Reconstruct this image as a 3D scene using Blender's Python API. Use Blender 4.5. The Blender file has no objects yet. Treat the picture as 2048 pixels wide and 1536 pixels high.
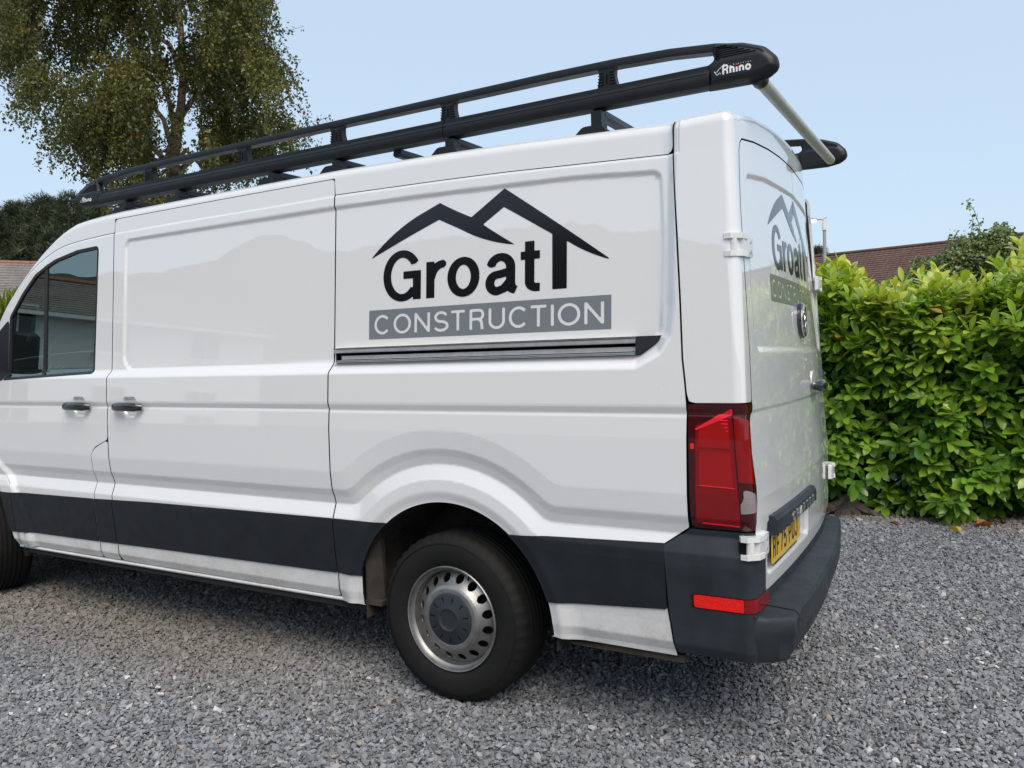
import bpy, math, random
import numpy as np
from mathutils import Vector, Matrix

random.seed(7)
rng = np.random.default_rng(7)
R = math.radians
scene = bpy.context.scene
COL = scene.collection

# ----------------------------------------------------------------- camera
CP = np.array([1.9279, -2.7103, 1.4255])
YAW, PITCH, ROLL, FPX = .5259, -.0285, -.0243, 1616.63
_f = np.array([-math.sin(YAW)*math.cos(PITCH), math.cos(YAW)*math.cos(PITCH), math.sin(PITCH)])
_r = np.array([math.cos(YAW), math.sin(YAW), 0.]); _u = np.cross(_r, _f)
_c, _s = math.cos(ROLL), math.sin(ROLL)
CR, CU, CF = _c*_r + _s*_u, -_s*_r + _c*_u, _f
cam = bpy.data.objects.new('camera', bpy.data.cameras.new('camera'))
COL.objects.link(cam); scene.camera = cam
cam.matrix_world = Matrix(((CR[0], CU[0], -CF[0], CP[0]), (CR[1], CU[1], -CF[1], CP[1]),
                           (CR[2], CU[2], -CF[2], CP[2]), (0, 0, 0, 1)))
cam.data.sensor_width = 36; cam.data.lens = FPX/2048*36
cam.data.clip_start = .05; cam.data.clip_end = 3000

# ------------------------------------------------------------ world, sun
SUN_EL, SUN_AZ = R(50), R(138)      # azimuth clockwise from +Y: low, behind the camera to the left
w = bpy.data.worlds.new('World'); scene.world = w; w.use_nodes = True
nt = w.node_tree; nt.nodes.clear()
sky = nt.nodes.new('ShaderNodeTexSky'); sky.sky_type = 'NISHITA'; sky.sun_disc = False
sky.sun_elevation = SUN_EL; sky.sun_rotation = SUN_AZ
sky.altitude = 50; sky.air_density = 1.0; sky.dust_density = 2.5; sky.ozone_density = 1.5
bg = nt.nodes.new('ShaderNodeBackground'); bg.inputs[1].default_value = .09
wo = nt.nodes.new('ShaderNodeOutputWorld')
# thin even cloud veil over the dusk sky
veil = nt.nodes.new('ShaderNodeBackground'); veil.inputs[0].default_value = (.655, .815, .975, 1); veil.inputs[1].default_value = .56
mixw = nt.nodes.new('ShaderNodeMixShader'); mixw.inputs[0].default_value = .72
nt.links.new(sky.outputs[0], bg.inputs[0]); nt.links.new(bg.outputs[0], mixw.inputs[1]); nt.links.new(veil.outputs[0], mixw.inputs[2])
nt.links.new(mixw.outputs[0], wo.inputs[0])
sun = bpy.data.lights.new('sun', 'SUN'); sun.energy = 1.5; sun.angle = R(42); sun.color = (1, .89, .77)
so = bpy.data.objects.new('sun', sun); COL.objects.link(so)
sd = Vector((math.sin(SUN_AZ)*math.cos(SUN_EL), math.cos(SUN_AZ)*math.cos(SUN_EL), math.sin(SUN_EL)))
so.rotation_euler = (-sd).to_track_quat('-Z', 'Y').to_euler()
vs = scene.view_settings
vs.view_transform = 'Standard'; vs.look = 'None'; vs.exposure = .90; vs.gamma = 1; vs.use_curve_mapping = False
scene.cycles.use_denoising = True
scene.cycles.max_bounces = 8; scene.cycles.transparent_max_bounces = 12

# -------------------------------------------------------------- materials
def new_mat(name):
    m = bpy.data.materials.new(name); m.use_nodes = True
    n = m.node_tree.nodes; n.clear()
    o = n.new('ShaderNodeOutputMaterial'); b = n.new('ShaderNodeBsdfPrincipled')
    m.node_tree.links.new(b.outputs[0], o.inputs[0])
    return m, m.node_tree, b
def noise(t, scale, detail=4, rough=.55, coord='Object', vec=None, stretch=None):
    n = t.nodes.new('ShaderNodeTexNoise'); n.inputs['Scale'].default_value = scale
    n.inputs['Detail'].default_value = detail; n.inputs['Roughness'].default_value = rough
    tc = t.nodes.new('ShaderNodeTexCoord'); src = tc.outputs[coord]
    if stretch:
        mp = t.nodes.new('ShaderNodeMapping'); mp.inputs['Scale'].default_value = stretch
        t.links.new(src, mp.inputs[0]); src = mp.outputs[0]
    t.links.new(src, n.inputs['Vector'])
    return n
def ramp(t, src, stops):
    r = t.nodes.new('ShaderNodeValToRGB'); e = r.color_ramp.elements
    while len(e) < len(stops): e.new(.5)
    for k, (p, c) in enumerate(stops):
        e[k].position = p; e[k].color = (*c, 1) if len(c) == 3 else c
    t.links.new(src, r.inputs[0]); return r
def bump(t, b, src, strength, dist):
    bn = t.nodes.new('ShaderNodeBump'); bn.inputs['Strength'].default_value = strength
    bn.inputs['Distance'].default_value = dist
    t.links.new(src, bn.inputs['Height']); t.links.new(bn.outputs[0], b.inputs['Normal']); return bn
def simple(name, col, rough=.5, metal=0, coat=0, spec=.5, coat_rough=.03, var=0, vscale=6, bmp=0, bscale=80, bdist=.001):
    m, t, b = new_mat(name)
    b.inputs['Base Color'].default_value = (*col, 1); b.inputs['Roughness'].default_value = rough
    b.inputs['Metallic'].default_value = metal; b.inputs['Coat Weight'].default_value = coat
    b.inputs['Coat Roughness'].default_value = coat_rough; b.inputs['Specular IOR Level'].default_value = spec
    if var:
        n = noise(t, vscale)
        r = ramp(t, n.outputs[0], [(.3, tuple(c*(1-var) for c in col)), (.7, tuple(min(1, c*(1+var)) for c in col))])
        t.links.new(r.outputs[0], b.inputs['Base Color'])
        r2 = ramp(t, noise(t, vscale*2.3).outputs[0], [(.3, (max(0, rough*.85),)*3), (.7, (min(1, rough*1.15),)*3)])
        t.links.new(r2.outputs[0], b.inputs['Roughness'])
    if bmp: bump(t, b, noise(t, bscale, 3).outputs[0], bmp, bdist)
    return m
M = {}
def paint(name, col):
    # white body paint: a thin film of road dust that thickens towards the sills, small specks
    m, t, b = new_mat(name)
    tc = t.nodes.new('ShaderNodeTexCoord'); sep = t.nodes.new('ShaderNodeSeparateXYZ')
    t.links.new(tc.outputs['Object'], sep.inputs[0])
    mr = t.nodes.new('ShaderNodeMapRange'); mr.inputs[1].default_value = .3; mr.inputs[2].default_value = .75
    mr.inputs[3].default_value = 1; mr.inputs[4].default_value = .0
    t.links.new(sep.outputs[2], mr.inputs[0])
    n = noise(t, 5, 6, .65); n2 = noise(t, 60, 4, .7)
    mul = t.nodes.new('ShaderNodeMath'); mul.operation = 'MULTIPLY'
    r1 = ramp(t, n.outputs[0], [(.35, (.15,)*3), (.75, (1,)*3)])
    t.links.new(mr.outputs[0], mul.inputs[0]); t.links.new(r1.outputs[0], mul.inputs[1])
    mul2 = t.nodes.new('ShaderNodeMath'); mul2.operation = 'MULTIPLY'
    r2 = ramp(t, n2.outputs[0], [(.35, (.35,)*3), (.65, (.8,)*3)])
    t.links.new(mul.outputs[0], mul2.inputs[0]); t.links.new(r2.outputs[0], mul2.inputs[1])
    sp = noise(t, 140, 2, .5); rs = ramp(t, sp.outputs[0], [(.765, (0,)*3), (.80, (1,)*3)])
    mixc = t.nodes.new('ShaderNodeMixRGB'); mixc.inputs[1].default_value = (*col, 1); mixc.inputs[2].default_value = (.30, .265, .22, 1)
    t.links.new(mul2.outputs[0], mixc.inputs[0])
    mixs = t.nodes.new('ShaderNodeMixRGB'); mixs.inputs[2].default_value = (.25, .22, .19, 1)
    ms = t.nodes.new('ShaderNodeMath'); ms.operation = 'MULTIPLY'; ms.inputs[1].default_value = .6
    t.links.new(rs.outputs[0], ms.inputs[0]); t.links.new(ms.outputs[0], mixs.inputs[0])
    t.links.new(mixc.outputs[0], mixs.inputs[1]); t.links.new(mixs.outputs[0], b.inputs['Base Color'])
    b.inputs['Roughness'].default_value = .35; b.inputs['Specular IOR Level'].default_value = .4
    b.inputs['Coat Weight'].default_value = 1; b.inputs['Coat IOR'].default_value = 2.0
    rr = t.nodes.new('ShaderNodeMapRange'); rr.inputs[3].default_value = .015; rr.inputs[4].default_value = .35
    t.links.new(mul2.outputs[0], rr.inputs[0]); t.links.new(rr.outputs[0], b.inputs['Coat Roughness'])
    return m
M['paint'] = paint('white_paint', (.73, .73, .73))
M['clad'] = simple('dark_plastic', (.012, .015, .019), .55, spec=.32, var=.18, vscale=9, bmp=.25, bscale=500, bdist=.0004)
M['bumper'] = simple('bumper_plastic', (.022, .028, .035), .56, spec=.35, var=.30, vscale=7, bmp=.25, bscale=400, bdist=.0004)
M['black'] = simple('black_gap', (.006, .006, .006), .9, spec=.1)  # on the folded edges of white panels it paints in the gap shade
M['rubber'] = simple('rubber_seal', (.012, .012, .013), .55)
M['vinyl'] = simple('black_vinyl', (.005, .005, .007), .12, spec=.5)
M['greyvinyl'] = simple('grey_vinyl', (.17, .19, .205), .14, spec=.5)
M['gloss'] = simple('gloss_black', (.01, .01, .011), .15, coat=1)
M['chrome'] = simple('chrome', (.80, .81, .83), .16, .9)
M['alu'] = simple('aluminium_track', (.50, .50, .51), .36, .55, var=.12, vscale=20)
M['rack'] = simple('rack_powder_coat', (.007, .0085, .0105), .42, spec=.38, var=.12, bmp=.12, bscale=700, bdist=.0003)
M['pole'] = simple('roller_tube', (.46, .455, .42), .42, .1, var=.08)
M['steel'] = simple('wheel_silver', (.29, .285, .28), .42, .8, var=.18, vscale=14, bmp=.1, bscale=300)
M['cap'] = simple('hub_plastic', (.018, .023, .029), .5, var=.12, vscale=20)
M['liner'] = simple('wheel_arch_liner', (.035, .028, .022), .85, var=.5, vscale=9, bmp=.5, bscale=60, bdist=.003)
M['drum'] = simple('brake_steel', (.02, .018, .016), .7, .4, var=.3)
M['under'] = simple('underbody', (.012, .012, .012), .9, var=.3)
M['dash'] = simple('dashboard_grey', (.42, .42, .42), .7, var=.1)
M['dashdark'] = simple('dashboard_dark', (.05, .052, .055), .7, var=.1)
M['plate'] = simple('plate_yellow', (.80, .47, .01), .35, coat=.4)
M['text'] = simple('print_black', (.01, .01, .01), .4)
M['white'] = simple('print_white', (.75, .75, .75), .4)
M['redprint'] = simple('print_red', (.6, .03, .03), .4)
M['yellow'] = simple('yellow_plastic', (.8, .65, .02), .4)
def lens(name, col, rough=.12, bmp=0):
    m, t, b = new_mat(name)
    b.inputs['Base Color'].default_value = (*col, 1); b.inputs['Roughness'].default_value = rough
    b.inputs['Coat Weight'].default_value = .45; b.inputs['Coat Roughness'].default_value = .03
    b.inputs['Specular IOR Level'].default_value = .3
    if bmp:
        v = t.nodes.new('ShaderNodeTexVoronoi'); v.inputs['Scale'].default_value = 260
        tc = t.nodes.new('ShaderNodeTexCoord'); t.links.new(tc.outputs['Object'], v.inputs[0])
        bump(t, b, v.outputs[0], bmp, .002)
    return m
M['lens'] = lens('tail_lens_red', (.20, .001, .003))
M['lensdark'] = lens('tail_lens_dark', (.045, .0008, .0015))
M['lensmid'] = lens('tail_lens_mid', (.30, .0025, .004), .25)
M['lensbright'] = lens('tail_lens_bright', (.75, .012, .03), .3)
M['reflector'] = lens('reflector_red', (.85, .012, .008), .3, .6)
M['lensclear'] = lens('tail_lens_clear', (.25, .21, .22), .25, .5)
def glass_mat():
    m, t, b = new_mat('window_glass'); t.nodes.remove(b)
    tr = t.nodes.new('ShaderNodeBsdfTransparent'); tr.inputs[0].default_value = (.66, .76, .73, 1)
    gl = t.nodes.new('ShaderNodeBsdfGlossy'); gl.inputs['Roughness'].default_value = .0; gl.inputs[0].default_value = (.80, .95, .90, 1)
    fr = t.nodes.new('ShaderNodeFresnel'); fr.inputs[0].default_value = 3.0
    mx = t.nodes.new('ShaderNodeMixShader'); o = [n for n in t.nodes if n.type == 'OUTPUT_MATERIAL'][0]
    t.links.new(fr.outputs[0], mx.inputs[0]); t.links.new(tr.outputs[0], mx.inputs[1]); t.links.new(gl.outputs[0], mx.inputs[2])
    t.links.new(mx.outputs[0], o.inputs[0]); return m
M['glass'] = glass_mat()
def tyre_mat():
    m, t, b = new_mat('tyre_rubber')
    n = noise(t, 4, 6, .6); r = ramp(t, n.outputs[0], [(.3, (.005, .005, .005)), (.75, (.012, .0112, .0105))])
    t.links.new(r.outputs[0], b.inputs['Base Color']); b.inputs['Roughness'].default_value = .75; b.inputs['Specular IOR Level'].default_value = .3
    bump(t, b, noise(t, 90, 4).outputs[0], .15, .002); return m
M['tyre'] = tyre_mat()

# ---------------------------------------------------------------- objects
def tag(o, label=None, cat=None, group=None, kind=None):
    for k, v in (('label', label), ('category', cat), ('group', group), ('kind', kind)):
        if v: o[k] = v
    return o
def empty(name, loc=(0, 0, 0), rz=0):
    o = bpy.data.objects.new(name, None); COL.objects.link(o)
    o.location = loc; o.rotation_euler = (0, 0, rz); o.empty_display_size = .2; return o
def mesh_obj(name, verts, faces, mat, parent=None, smooth=False, normals=None, mats=None, fm=None):
    me = bpy.data.meshes.new(name)
    me.from_pydata([tuple(v) for v in verts] if not isinstance(verts, np.ndarray) else verts.tolist(), [], faces)
    for mm in (mats or [mat]): me.materials.append(mm)
    if fm is not None: me.polygons.foreach_set('material_index', fm)
    if smooth or normals is not None: me.polygons.foreach_set('use_smooth', [True]*len(me.polygons))
    if normals is not None: me.normals_split_custom_set_from_vertices(normals.tolist())
    me.update()
    o = bpy.data.objects.new(name, me); COL.objects.link(o)
    if parent: o.parent = parent
    return o
class MB:
    """collects simple solids; build() links them as one mesh object"""
    def __init__(s): s.v = []; s.f = []
    def add(s, v, f):
        n = len(s.v); s.v += [tuple(x) for x in v]; s.f += [tuple(i+n for i in q) for q in f]; return s
    def box(s, a, b, bev=0):
        (x0, y0, z0), (x1, y1, z1) = a, b
        if bev:
            v = []; f = []
            for z, k in ((z0, bev), (z0+bev, 0), (z1-bev, 0), (z1, bev)):
                e = k
                pts = [(x0+e+bev*(k == 0), y0+e), (x1-e-bev*(k == 0), y0+e), (x1-e, y0+e+bev*(k == 0)), (x1-e, y1-e-bev*(k == 0)),
                       (x1-e-bev*(k == 0), y1-e), (x0+e+bev*(k == 0), y1-e), (x0+e, y1-e-bev*(k == 0)), (x0+e, y0+e+bev*(k == 0))]
                v += [(px, py, z) for px, py in pts]
            for r_ in range(3):
                for i in range(8):
                    j = (i+1) % 8; f.append((r_*8+i, r_*8+j, r_*8+8+j, r_*8+8+i))
            f.append(tuple(range(7, -1, -1))); f.append(tuple(range(24, 32)))
            return s.add(v, f)
        v = [(x0, y0, z0), (x1, y0, z0), (x1, y1, z0), (x0, y1, z0), (x0, y0, z1), (x1, y0, z1), (x1, y1, z1), (x0, y1, z1)]
        return s.add(v, [(3, 2, 1, 0), (4, 5, 6, 7), (0, 1, 5, 4), (1, 2, 6, 5), (2, 3, 7, 6), (3, 0, 4, 7)])
    def tube(s, pts, rad, n=10, caps=True, scale=(1, 1)):
        pts = [Vector(p) for p in pts]; v = []; f = []
        rads = rad if isinstance(rad, (list, tuple)) else [rad]*len(pts)
        for i, p in enumerate(pts):
            t = (pts[min(i+1, len(pts)-1)]-pts[max(i-1, 0)]).normalized()
            up = Vector((0, 0, 1)) if abs(t.z) < .9 else Vector((1, 0, 0))
            a = t.cross(up).normalized(); b = a.cross(t).normalized()
            for k in range(n):
                th = 2*math.pi*k/n
                v.append(p + a*math.cos(th)*rads[i]*scale[0] + b*math.sin(th)*rads[i]*scale[1])
        for i in range(len(pts)-1):
            for k in range(n):
                k2 = (k+1) % n; f.append((i*n+k, i*n+k2, (i+1)*n+k2, (i+1)*n+k))
        if caps: f.append(tuple(range(n-1, -1, -1))); f.append(tuple((len(pts)-1)*n+k for k in range(n)))
        return s.add(v, f)
    def prism(s, poly, d0, d1, axis='y'):
        n = len(poly)
        if axis == 'y': v = [(x, d0, z) for x, z in poly]+[(x, d1, z) for x, z in poly]
        elif axis == 'x': v = [(d0, x, z) for x, z in poly]+[(d1, x, z) for x, z in poly]
        else: v = [(x, z, d0) for x, z in poly]+[(x, z, d1) for x, z in poly]
        f = [tuple(range(n)), tuple(range(2*n-1, n-1, -1))]
        f += [(i, n+i, n+(i+1) % n, (i+1) % n) for i in range(n)]
        return s.add(v, f)
    def build(s, name, mat, parent=None, smooth=False, loc=None):
        v = s.v
        if loc is not None: v = [(a-loc[0], b-loc[1], c-loc[2]) for a, b, c in v]
        me = bpy.data.meshes.new(name); me.from_pydata(v, [], s.f); me.materials.append(mat)
        import bmesh
        bm = bmesh.new(); bm.from_mesh(me); bmesh.ops.recalc_face_normals(bm, faces=bm.faces)
        bm.to_mesh(me); bm.free()
        if smooth: me.shade_smooth(); me.set_sharp_from_angle(angle=R(38))
        o = bpy.data.objects.new(name, me); COL.objects.link(o)
        if loc is not None: o.location = loc
        if parent: o.parent = parent
        return o

# ------------------------------------------- signed distances and mesher
def sst(a, b, x):
    t = np.clip((np.asarray(x, float)-a)/(b-a), 0, 1); return t*t*(3-2*t)
def fillet(poly, rads):
    out = []; n = len(poly)
    for i in range(n):
        r = rads[i] if isinstance(rads, (list, tuple)) else rads
        p0, p1, p2 = (np.array(poly[(i+k) % n], float) for k in (-1, 0, 1))
        if r <= 0: out.append(tuple(p1)); continue
        a = (p0-p1); b = (p2-p1); la, lb = np.linalg.norm(a), np.linalg.norm(b); a /= la; b /= lb
        ang = math.acos(max(-1, min(1, float(a@b)))); d = min(r/math.tan(ang/2), la*.49, lb*.49)
        rr = d*math.tan(ang/2); c = p1+(a+b)/np.linalg.norm(a+b)*(rr/math.sin(ang/2))
        q0, q1 = p1+a*d, p1+b*d; t0 = math.atan2(*(q0-c)[::-1]); t1 = math.atan2(*(q1-c)[::-1])
        dt = (t1-t0+math.pi) % (2*math.pi)-math.pi; k = max(3, int(abs(dt)/.25))
        out += [(c[0]+rr*math.cos(t0+dt*j/k), c[1]+rr*math.sin(t0+dt*j/k)) for j in range(k+1)]
    return out
def sd_poly(P, U, V):
    P = np.array(P, float); d = np.full(U.shape, 1e9); ins = np.zeros(U.shape, bool)
    for i in range(len(P)):
        a, b = P[i-1], P[i]; e = b-a; L = e@e
        if L < 1e-14: continue
        wx, wy = U-a[0], V-a[1]; h = np.clip((wx*e[0]+wy*e[1])/L, 0, 1)
        d = np.minimum(d, (wx-e[0]*h)**2+(wy-e[1]*h)**2)
        c = ((a[1] > V) != (b[1] > V))
        with np.errstate(divide='ignore', invalid='ignore'):
            xi = (b[0]-a[0])*(V-a[1])/(b[1]-a[1])+a[0]
        ins ^= c & (U < xi)
    d = np.sqrt(d); return np.where(ins, -d, d)
def sd_stroke(pts, r, U, V, butt=True):
    d = np.full(U.shape, 1e9); n = len(pts)
    for i in range(n-1):
        a, b = np.array(pts[i], float), np.array(pts[i+1], float); e = b-a; L = math.hypot(*e)
        if L < 1e-9: continue
        wx, wy = U-a[0], V-a[1]; t = (wx*e[0]+wy*e[1])/L; h = np.clip(t, 0, L)
        s = np.hypot(wx-e[0]*h/L, wy-e[1]*h/L)-r
        if butt and i == 0: s = np.maximum(s, -t)
        if butt and i == n-2: s = np.maximum(s, t-L)
        d = np.minimum(d, s)
    return d
def grid1(a, b, step, fine=()):
    g = set(np.round(np.linspace(a, b, max(2, int(math.ceil((b-a)/step))+1)), 5))
    for lo, hi, st in fine: g |= set(np.round(np.arange(max(a, lo), min(b, hi)+1e-9, st), 5))
    g = sorted(g); o = [g[0]]
    for x in g[1:]:
        if x-o[-1] > .0012: o.append(x)
    return np.array(o)
def region(name, sdf, pos, us, vs, mat, parent, off=0., fold=.012, eps=8e-4, foldmat=None):
    U, V = np.meshgrid(us, vs, indexing='ij'); S = sdf(U, V); S = np.where(np.abs(S) < 1e-7, 1e-7, S)
    nu, nv = len(us), len(vs); I = S < 0
    pu = list(U[I]); pv = list(V[I]); idx = -np.ones(S.shape, int); idx[I] = np.arange(I.sum())
    full = I[:-1, :-1] & I[1:, :-1] & I[1:, 1:] & I[:-1, 1:]
    anyi = I[:-1, :-1] | I[1:, :-1] | I[1:, 1:] | I[:-1, 1:]
    a, b = np.nonzero(full)
    faces = np.stack([idx[a, b], idx[a+1, b], idx[a+1, b+1], idx[a, b+1]], 1).tolist()
    ed = {}; bnd = []
    def cross(p, q):
        k = (p, q) if p < q else (q, p)
        if k not in ed:
            s0, s1 = S[k[0]], S[k[1]]; t = s0/(s0-s1); t = min(.999, max(.001, t))
            ed[k] = len(pu); pu.append(us[k[0][0]]*(1-t)+us[k[1][0]]*t); pv.append(vs[k[0][1]]*(1-t)+vs[k[1][1]]*t)
        return ed[k]
    for i, j in zip(*np.nonzero(anyi & ~full)):
        cs = [(i, j), (i+1, j), (i+1, j+1), (i, j+1)]; poly = []; out = None; first_in = None
        for k in range(4):
            p, q = cs[k], cs[(k+1) % 4]
            if I[p]: poly.append(int(idx[p]))
            if I[p] != I[q]:
                c = cross(p, q); poly.append(c)
                if I[p]: out = c
                else:
                    if out is not None: bnd.append((out, c)); out = None
                    else: first_in = c
        if out is not None and first_in is not None: bnd.append((out, first_in))
        if len(poly) > 2: faces.append(poly)
    pu, pv = np.array(pu), np.array(pv)
    P = pos(pu, pv); Pu = pos(pu+eps, pv)-pos(pu-eps, pv); Pv = pos(pu, pv+eps)-pos(pu, pv-eps)
    N = np.cross(Pu, Pv); N /= np.linalg.norm(N, axis=1)[:, None]+1e-12
    P = P+N*off; verts = P; norms = N; fm = None
    nf = len(faces)
    if fold and bnd:
        e0 = np.array([x[0] for x in bnd]); e1 = np.array([x[1] for x in bnd])
        t = P[e1]-P[e0]; n = np.cross(t, N[e0]); ln = np.linalg.norm(n, axis=1)[:, None]; n = n/np.maximum(ln, 1e-9)
        k = len(verts); m = len(bnd)
        verts = np.concatenate([verts, P[e0], P[e1], P[e1]-N[e1]*fold, P[e0]-N[e0]*fold])
        norms = np.concatenate([norms, n, n, n, n])
        q = np.arange(m); faces += np.stack([k+q, k+3*m-m*0+q*0+q-q+q, k+2*m+q, k+m+q], 1).tolist() if False else \
            np.stack([k+q, k+3*m+q, k+2*m+q, k+m+q], 1).tolist()
    mats = [mat]
    if foldmat is not None: mats = [mat, foldmat]; fm = [0]*nf+[1]*(len(faces)-nf)
    return mesh_obj(name, verts, faces, mat, parent, normals=norms, mats=mats, fm=fm)

# =========================================================== THE VAN BODY
W = 2.04
PZ = np.array([.30,.375,.408,.473,.62,.70,.738,.770,.803,.838,.869,.95,1.143,1.215,1.229,1.252,1.262])
PI_ = np.array([.068,.055,.040,.036,.020,.012,.011,.022,.034,.024,.011,.001,.000,.006,.009,.001,.000])
ZC_X = np.array([-4.7,-4.3,-3.9,-3.62,-3.48,-3.342,-3.205,-3.071,-2.983,-2.844,-2.725,-2.6,-2.478,-2.225,-1.4,-.59,0,.307,.635,.999,1.1])
ZC_Z = np.array([1.02,1.17,1.28,1.40,1.56,1.766,1.90,2.01,2.064,2.119,2.153,2.168,2.176,2.187,2.193,2.195,2.184,2.175,2.160,2.144,2.14])
K_X = np.array([-4.7,-3.3,-3.071,-2.983,-2.85,-2.72,-2.6,-2.4])
K_K = np.array([.25,.25,.16,.25,.5,.75,.95,1.])
def smin(a, b, k):
    h = np.clip(.5+.5*(b-a)/k, 0, 1); return b*(1-h)+a*h-k*h*(1-h)
ZCs = lambda x: (np.interp(x-.05, ZC_X, ZC_Z)+np.interp(x, ZC_X, ZC_Z)+np.interp(x+.05, ZC_X, ZC_Z))/3
Kk = lambda x: np.interp(x, K_X, K_K)
SHELF = [(-9., 1.423), (.855, 1.423), (.93, 1.462), (.962, 1.51), (.972, 1.60), (.975, 2.02), (.985, 2.5), (-9., 2.5)]
REC = fillet([(-2.128, 1.415), (.86, 1.425), (.955, 1.505), (.963, 1.84), (.953, 2.098), (.60, 2.124), (-.09, 2.142), (-.6, 2.148), (-2.125, 2.146)],
             [.09, .03, .03, 0, .045, 0, 0, 0, .05])
def cup_poly(x): return fillet([(x-.072, 1.215), (x-.040, 1.163), (x+.040, 1.163), (x+.072, 1.215), (x+.054, 1.285), (x-.054, 1.285)], [.02, .015, .015, .02, .03, .03])
CUPS = [cup_poly(-2.475), cup_poly(-2.020)]
def sd_cups(x, z):
    x, z = np.broadcast_arrays(x, z); d = np.full(x.shape, 1.); m = (x > -2.6) & (x < -1.9) & (z > 1.1) & (z < 1.35)
    if m.any(): d = d.copy(); d[m] = np.minimum(sd_poly(CUPS[0], x[m], z[m]), sd_poly(CUPS[1], x[m], z[m]))
    return d
def ins_side(x, z):
    z = np.asarray(z, float); x = np.asarray(x, float)
    r = np.hypot(x, z-.36)
    q = .865+smin(z-.865, r-.707, .035)
    q = np.where((z < 1.30), q, z)
    qq = np.clip(q, .738, .95); zz_ = np.maximum(z, .95)
    low = (np.interp(qq-.0035, PZ, PI_)+2*np.interp(qq, PZ, PI_)+np.interp(qq+.0035, PZ, PI_))/4 + np.interp(zz_, PZ, PI_)-.001
    flare = sst(.62, .52, r)
    low = low + np.where(z < .738, np.interp(z, PZ, PI_)-.011, 0)*(1-.6*flare)
    low = low + .012*sst(.54, .485, r)*np.where(r > .3, 1, 1)
    rf = np.hypot(x+3.64, z-.36)
    low = low - .022*sst(.625, .575, rf) + .010*sst(.50, .44, rf)
    up = .058*(z-1.262)-.012*sst(1.9, 2.3, z)*0
    d = -sd_poly(SHELF, x, z)
    up = up + .031*sst(-.040, .010, d)*sst(-9, -8, -x*0) + .010*sst(0, .022, -sd_poly(REC, x, z))
    i = np.where(z < 1.262, low, up)
    zc = ZCs(x)
    i = i + .0045*np.exp(-((z-zc)/.0055)**2)*(x < 1.02)
    i = i + .017*sst(0, .020, -sd_cups(x, z))
    i = i + .13*np.clip(-3.35-x, 0, 9)**2*1.1
    return i
def top_prof(wv, k):
    """above the crease: returns dz, extra inset"""
    w0 = .075*k; L = .085*k
    ph = np.clip((wv-w0)/np.maximum(L, 1e-6), 0, 1)*math.pi/2
    return np.minimum(wv, w0)+.05*k*np.sin(ph), .003*np.minimum(wv/np.maximum(w0, 1e-6), 1)+.055*k*(1-np.cos(ph))
def XR(y, z):
    d = y-1.02
    b = 1.2497-.038*d*d-.028*d*np.where(d < 0, 1, 1)
    b = b-np.interp(z, [.5,.6,.8,.93,.95,1.2,1.225,1.237,1.44,1.9,2.2,2.4], [-.022,-.022,-.024,-.024,-.022,-.006,-.004,-.007,0,.02,.036,.05])
    b = b-sst(1.3, 1.96, y)*(.014+.036*sst(1.3, 2.15, z))
    return b
ZR_Y = np.array([0,.10,.148,.32,.552,.758,1.02,1.282,1.488,1.72,1.892,1.94,2.04])
ZR_Z = np.array([2.14,2.15,2.165,2.200,2.226,2.242,2.252,2.242,2.226,2.200,2.165,2.15,2.14])
RREC = fillet([(.16, 1.43), (1.88, 1.43), (1.88, 2.07), (1.60, 2.105), (1.02, 2.135), (.45, 2.105), (.16, 2.07)], [.06, .06, .07, .2, .3, .2, .07])
PREC = fillet([(.19, .64), (.955, .64), (.955, .835), (.19, .835)], .03)
RC = .040; TA, TB = 1.10, 1.20       # corner radius; t where the corner arc starts / ends
TC = TB+1.9
def body(t, v):
    t = np.asarray(t, float); v = np.asarray(v, float); t, v = np.broadcast_arrays(t, v)
    # side
    xs = np.minimum(t, 1.05)
    yr = np.clip(t-TB+RC+.0, .03, 2.01)
    zc = np.where(t <= 1.05, ZCs(xs), np.where(t < TB, 2.144, np.interp(yr, ZR_Y, ZR_Z)))
    zc = np.where((t > 1.05) & (t < TB), 2.144+(t-1.05)*.04, zc)
    k = np.where(t < 1.05, Kk(xs), 1.)
    wv = np.maximum(v-zc, 0); dz, di = top_prof(wv, k)
    zb = np.minimum(v, zc); z = zb+dz
    si = ins_side(xs, zb)+di
    si = np.where(t > 1.05, np.where(zb > .869, np.where(zb < 1.262, si, .058*(zb-1.262)+di+.031*sst(-.04, .01, -sd_poly(SHELF, xs, zb))*0), si), si)
    r = np.maximum(RC-di*.7, .004)
    x0 = XR(si+RC, zb)-di            # rear plane near the corner
    # segment 1 : t 1.05 -> TA straight
    f1 = np.clip((t-1.05)/(TA-1.05), 0, 1); xA = x0-r
    X = np.where(t <= 1.05, t, 1.05+(xA-1.05)*f1); Y = si
    th = np.clip((t-TA)/(TB-TA), 0, 1)*math.pi/2
    X = np.where(t > TA, xA+r*np.sin(th), X); Y = np.where(t > TA, si+r-r*np.cos(th), Y)
    # rear
    yy = si+r+(t-TB)
    rec = .012*sst(0, .03, -sd_poly(RREC, yy, zb))*sst(-.005, .004, -0*yy)+.018*sst(0, .02, -sd_poly(PREC, yy, zb))
    xr = XR(yy, zb)-di-rec+(x0-(XR(si+r, zb)-di))*np.exp(-(yy-si-r)/.05)
    X = np.where(t > TB, xr, X); Y = np.where(t > TB, yy, Y)
    return np.stack([X, Y, z], -1)
def bside(x, z): return body(x, z)

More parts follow.
